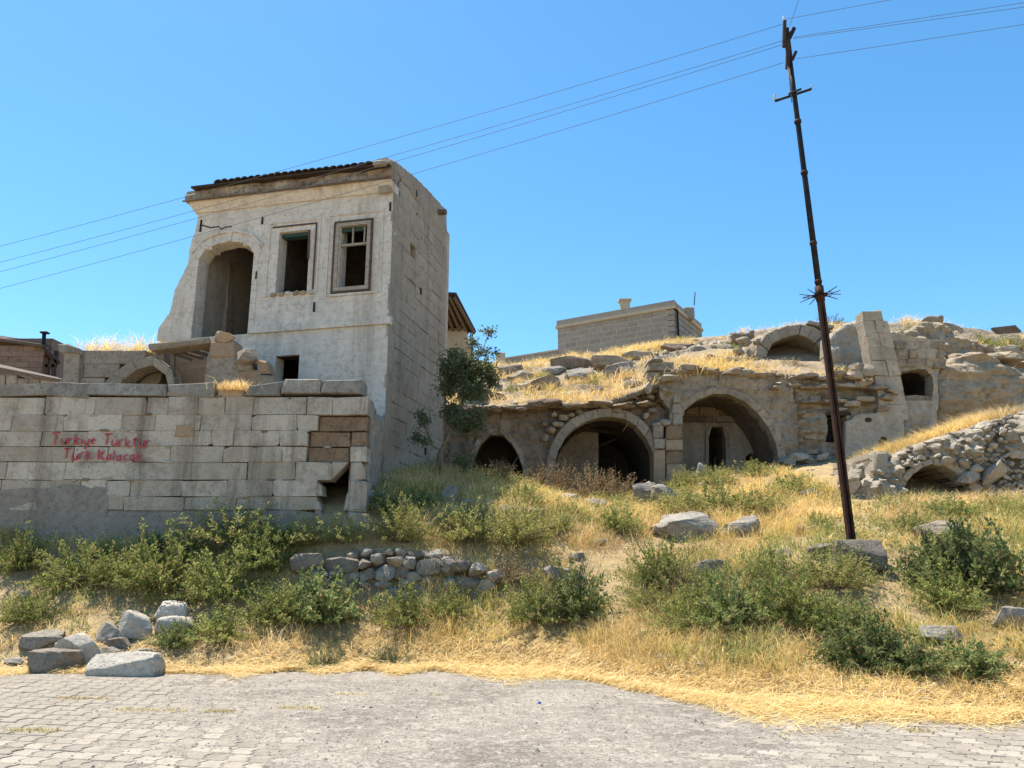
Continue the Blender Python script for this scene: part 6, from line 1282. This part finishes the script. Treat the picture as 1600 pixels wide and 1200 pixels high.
grass_obj('green_weeds', 'low green weeds woven through the dry grass of the bank', 140000, (-13, 12), (10, 22.5), zlow, .30, lambda x, y: weed_mask(x, y) * np.where((y > 18.3) & (x > 8.0), 0, 1), wd=(.010, .020), lean=(.2, .9), cw=(.25, .25, .25, .25), green=.85, clump_r=.09)
def leaf_cover(name, label, nc, per, mask):
    cx = r.uniform(-13, 12, nc); cy = r.uniform(10, 22.5, nc); k = r.uniform(0, 1, nc) < mask(cx, cy); cx, cy = cx[k], cy[k]; m = len(cx); R_c = r.uniform(.08, .26, m); H_c = r.uniform(.10, .42, m)
    i = np.repeat(np.arange(m), per); n = len(i); a = r.uniform(0, 6.28, n); q = np.sqrt(r.uniform(0, 1, n)) * R_c[i]; t = r.uniform(.08, 1, n); x = cx[i] + np.cos(a) * q * (.5 + .7 * t); y = cy[i] + np.sin(a) * q * (.5 + .7 * t)
    pos = np.stack([x, y, zlow(cx, cy)[i] + t * H_c[i]], 1); d = np.stack([np.cos(a) * .6, np.sin(a) * .6, r.uniform(.1, 1.2, n)], 1) + rand_dirs(n, r) * .6; d /= np.linalg.norm(d, axis=1, keepdims=True)
    pal = np.array([(.26, .265, .075), (.34, .32, .10), (.19, .215, .06), (.42, .37, .15), (.16, .18, .085)]); col = pal[r.integers(0, 5, m)][i] * r.uniform(.7, 1.3, (n, 1)); ln = r.uniform(.03, .075, n)
    V, F, c = leaf_quads(pos, d, ln, ln * r.uniform(.18, .5, n), r, col); return tag(link(name, mesh_np(name, V, [F], False, c), M_LEAF), label, kind='stuff')
leaf_cover('ground_cover', 'loose low yellow-green weeds mixed with straw across the bank', 7000, 34, lambda x, y: np.clip((y - edgeY(x) - 1.0) / .6, 0, 1) * np.clip(.30 + 1.8 * n2(x, y, .6, 75, 3), 0, 1) * np.where((y > 15.85) & (x < -2.9), 0, 1) * np.where((y > 18.3) & (x > 8.0), 0, 1))
def hill_mask(x, y): return np.clip(.33 + 2.0 * n2(x, y, .40, 63, 3), 0, 1) * np.where((x > P(1340, 590, 25)[0]) & (y < 26.6), 0, 1) * np.where((y > 26.8) & (y < 31) & (x > P(1180, 540, 28)[0]) & (x < P(1310, 540, 28)[0]), 0, 1)
grass_obj('hill_grass', 'dry straw-coloured grass covering the hillside', 110000, (-6, 22), (23.7, 42), zhill, .38, hill_mask, wd=(.014, .024), cw=(.42, .33, .15, .10))
mtz = np.array([(XZ(a, b, Y6)[0], XZ(a, b, Y6)[1]) for a, b in mtop[6:14]])
def zmound(x, y): return np.interp(x, mtz[:, 0], mtz[:, 1]) - .12
grass_obj('mound_grass', 'dry grass along the top of the rubble mound', 26000, (mtz[0, 0], 13), (19.3, 21.2), zmound, .42, lambda x, y: np.clip(.7 + n2(x, y, .8, 66, 3), .1, 1), wd=(.009, .014))
wallg = lambda x, y: zz(608) + 0 * x
grass_obj('wall_grass', 'dry tuft growing on the gap in the wall coping', 900, (xw(342, 605), xw(385, 605)), (15.98, 16.3), wallg, .22, lambda x, y: 0 * x + 1)
grass_obj('wall_grass', 'thin dry grass on top of the low ruined outbuilding', 700, (P(130, 545, 18)[0], P(240, 545, 18)[0]), (17.8, 18.4), lambda x, y: P(150, 549, 18)[2] + 0 * x, .4, lambda x, y: 0 * x + 1, per=4)
# flattened cut straw along the street edge
def straw_mat(N):
    x = r.uniform(-13, 12, N); e = edgeY(x); wdt = np.interp(x, [-13, -5.5, -3, 0, 3, 7, 12], [.5, .6, .8, 1.0, 1.5, 1.7, 1.7]); over = np.interp(x, [-13, -5.5, -3, 0, 2, 7, 12], [.25, .3, .5, .35, .5, .55, .55])
    v = r.normal(0, 1, N); y = e + np.where(v < 0, v * over * np.clip(.55 + 1.7 * n2(x, x * 0, .9, 68, 3), .08, 1.6), v * wdt * .75); k = r.uniform(0, 1, N) < np.clip(.8 + 1.1 * n2(x, y, 1.0, 67, 3), .1, 1) * np.interp(x, [-13, -5, -2, 0], [.25, .4, .8, 1]); x, y = x[k], y[k]; n = len(x)
    z = np.maximum(zlow(x, y), np.where(y < edgeY(x), 0.004, -1)) + r.gamma(1.4, .014, n); a = r.normal(.2, .9, n); L = r.uniform(.08, .30, n); dx, dy = np.cos(a) * L / 2, np.sin(a) * L / 2; w_ = r.uniform(.004, .009, n); px_, py_ = -np.sin(a) * w_ / 2, np.cos(a) * w_ / 2; tz_ = r.normal(0, .10, n) * L; bz = r.uniform(0, .02, n)
    g1 = zlow(x + dx, y + dy) - zlow(x, y)
    V = np.stack([np.stack([x - dx - px_, y - dy - py_, z - tz_ - g1 * .8], 1), np.stack([x - dx + px_, y - dy + py_, z - tz_ - g1 * .8], 1), np.stack([x - px_, y - py_, z + bz], 1), np.stack([x + px_, y + py_, z + bz + w_ * .4], 1), np.stack([x + dx - px_, y + dy - py_, z + tz_ + g1 * .8], 1), np.stack([x + dx + px_, y + dy + py_, z + tz_ + g1 * .8], 1)], 1).reshape(-1, 3)
    k6 = (np.arange(n) * 6)[:, None]; Q = np.concatenate([k6 + np.array([0, 2, 3, 1]), k6 + np.array([2, 4, 5, 3])]); col = straw_col(n, r, (.42, .2, .33, .05))
    return mesh_np('cut_straw', V, [Q], False, np.repeat(col, 6, 0))
tag(link('cut_straw', straw_mat(150000), M_STRAW), 'flattened pale cut straw along the street edge', kind='stuff')
# small weeds in the paving joints
for k, (a, b, w_, lab) in enumerate(((130, 1092, 80, 'greenish weed strip in the paving left of the street'), (235, 1110, 110, 'longest weed strip in the paving at left'), (345, 1112, 45, 'small weed patch in the paving right of the longest strip'), (470, 1107, 60, 'green weed tuft in the grit near centre left'), (548, 1086, 46, 'green weed tuft near the straw edge left of centre'), (50, 1142, 85, 'dry weed strip in the paving at the far left'), (1438, 1143, 34, 'small weed in the paving at lower right'), (1575, 1128, 46, 'weed patch in the paving at the right edge'), (680, 1086, 20, 'tiny weed in the grit near the centre'))):
    p = flat(a, b); m = p[1] / 1202; n = 420 if w_ > 40 else 160; x = p[0] + r.uniform(-.5, .5, n) * w_ * m; y = p[1] + (x - p[0]) * -.1 + r.normal(0, .05, n); h = r.uniform(.02, .07, n); gcol = np.array((.20, .20, .06)) * r.uniform(.7, 1.3, (n, 1)); dm_ = r.uniform(0, 1, n) < .5; gcol[dm_] = straw_col(dm_.sum(), r)
    V, Q, T3, c = blades(x, y, 0 * x, h, r.uniform(.3, 1.3, n), r.uniform(.004, .008, n), gcol, r); o = link('paving_weed', mesh_np('paving_weed', V, [Q, T3], False, c), M_STRAW); tag(o, lab, kind='stuff')

# scattered small stones on bank and hillside
def scree(name, label, N, xr, yr, zf, mask, smax, mat):
    x = r.uniform(*xr, N); y = r.uniform(*yr, N); k = r.uniform(0, 1, N) < mask(x, y); x, y = x[k], y[k]; n = len(x); z = zf(x, y)
    Vi, Fi = ico(1); sz = np.clip(r.gamma(1.6, smax / 5, n), smax / 8, smax); V = Vi[None] * (1 + r.uniform(-.3, .25, (n, len(Vi), 1))) * (sz[:, None] * r.uniform(.6, 1.3, (n, 3)) * [1, 1, .65])[:, None, :]
    V = V + np.stack([x, y, z + sz * .1], 1)[:, None, :]; F = (Fi[None] + (np.arange(n) * len(Vi))[:, None, None]).reshape(-1, 3)
    return tag(link(name, mesh_np(name, V.reshape(-1, 3), [F]), mat), label, kind='stuff')
scree('scattered_stones', 'small stones scattered over the bank', 2600, (-12, 12), (11, 23.5), zlow, lambda x, y: np.clip(.3 + 1.6 * n2(x, y, .5, 81, 3), 0, 1) * (y > edgeY(x) + .6), .10, M_ROCK)
scree('scattered_stones', 'small stones scattered over the hillside', 5200, (-6, 22), (23.8, 40), zhill, lambda x, y: np.clip(.25 + 2.2 * n2(x, y, .35, 82, 3), 0, 1), .20, M_TUFFP)
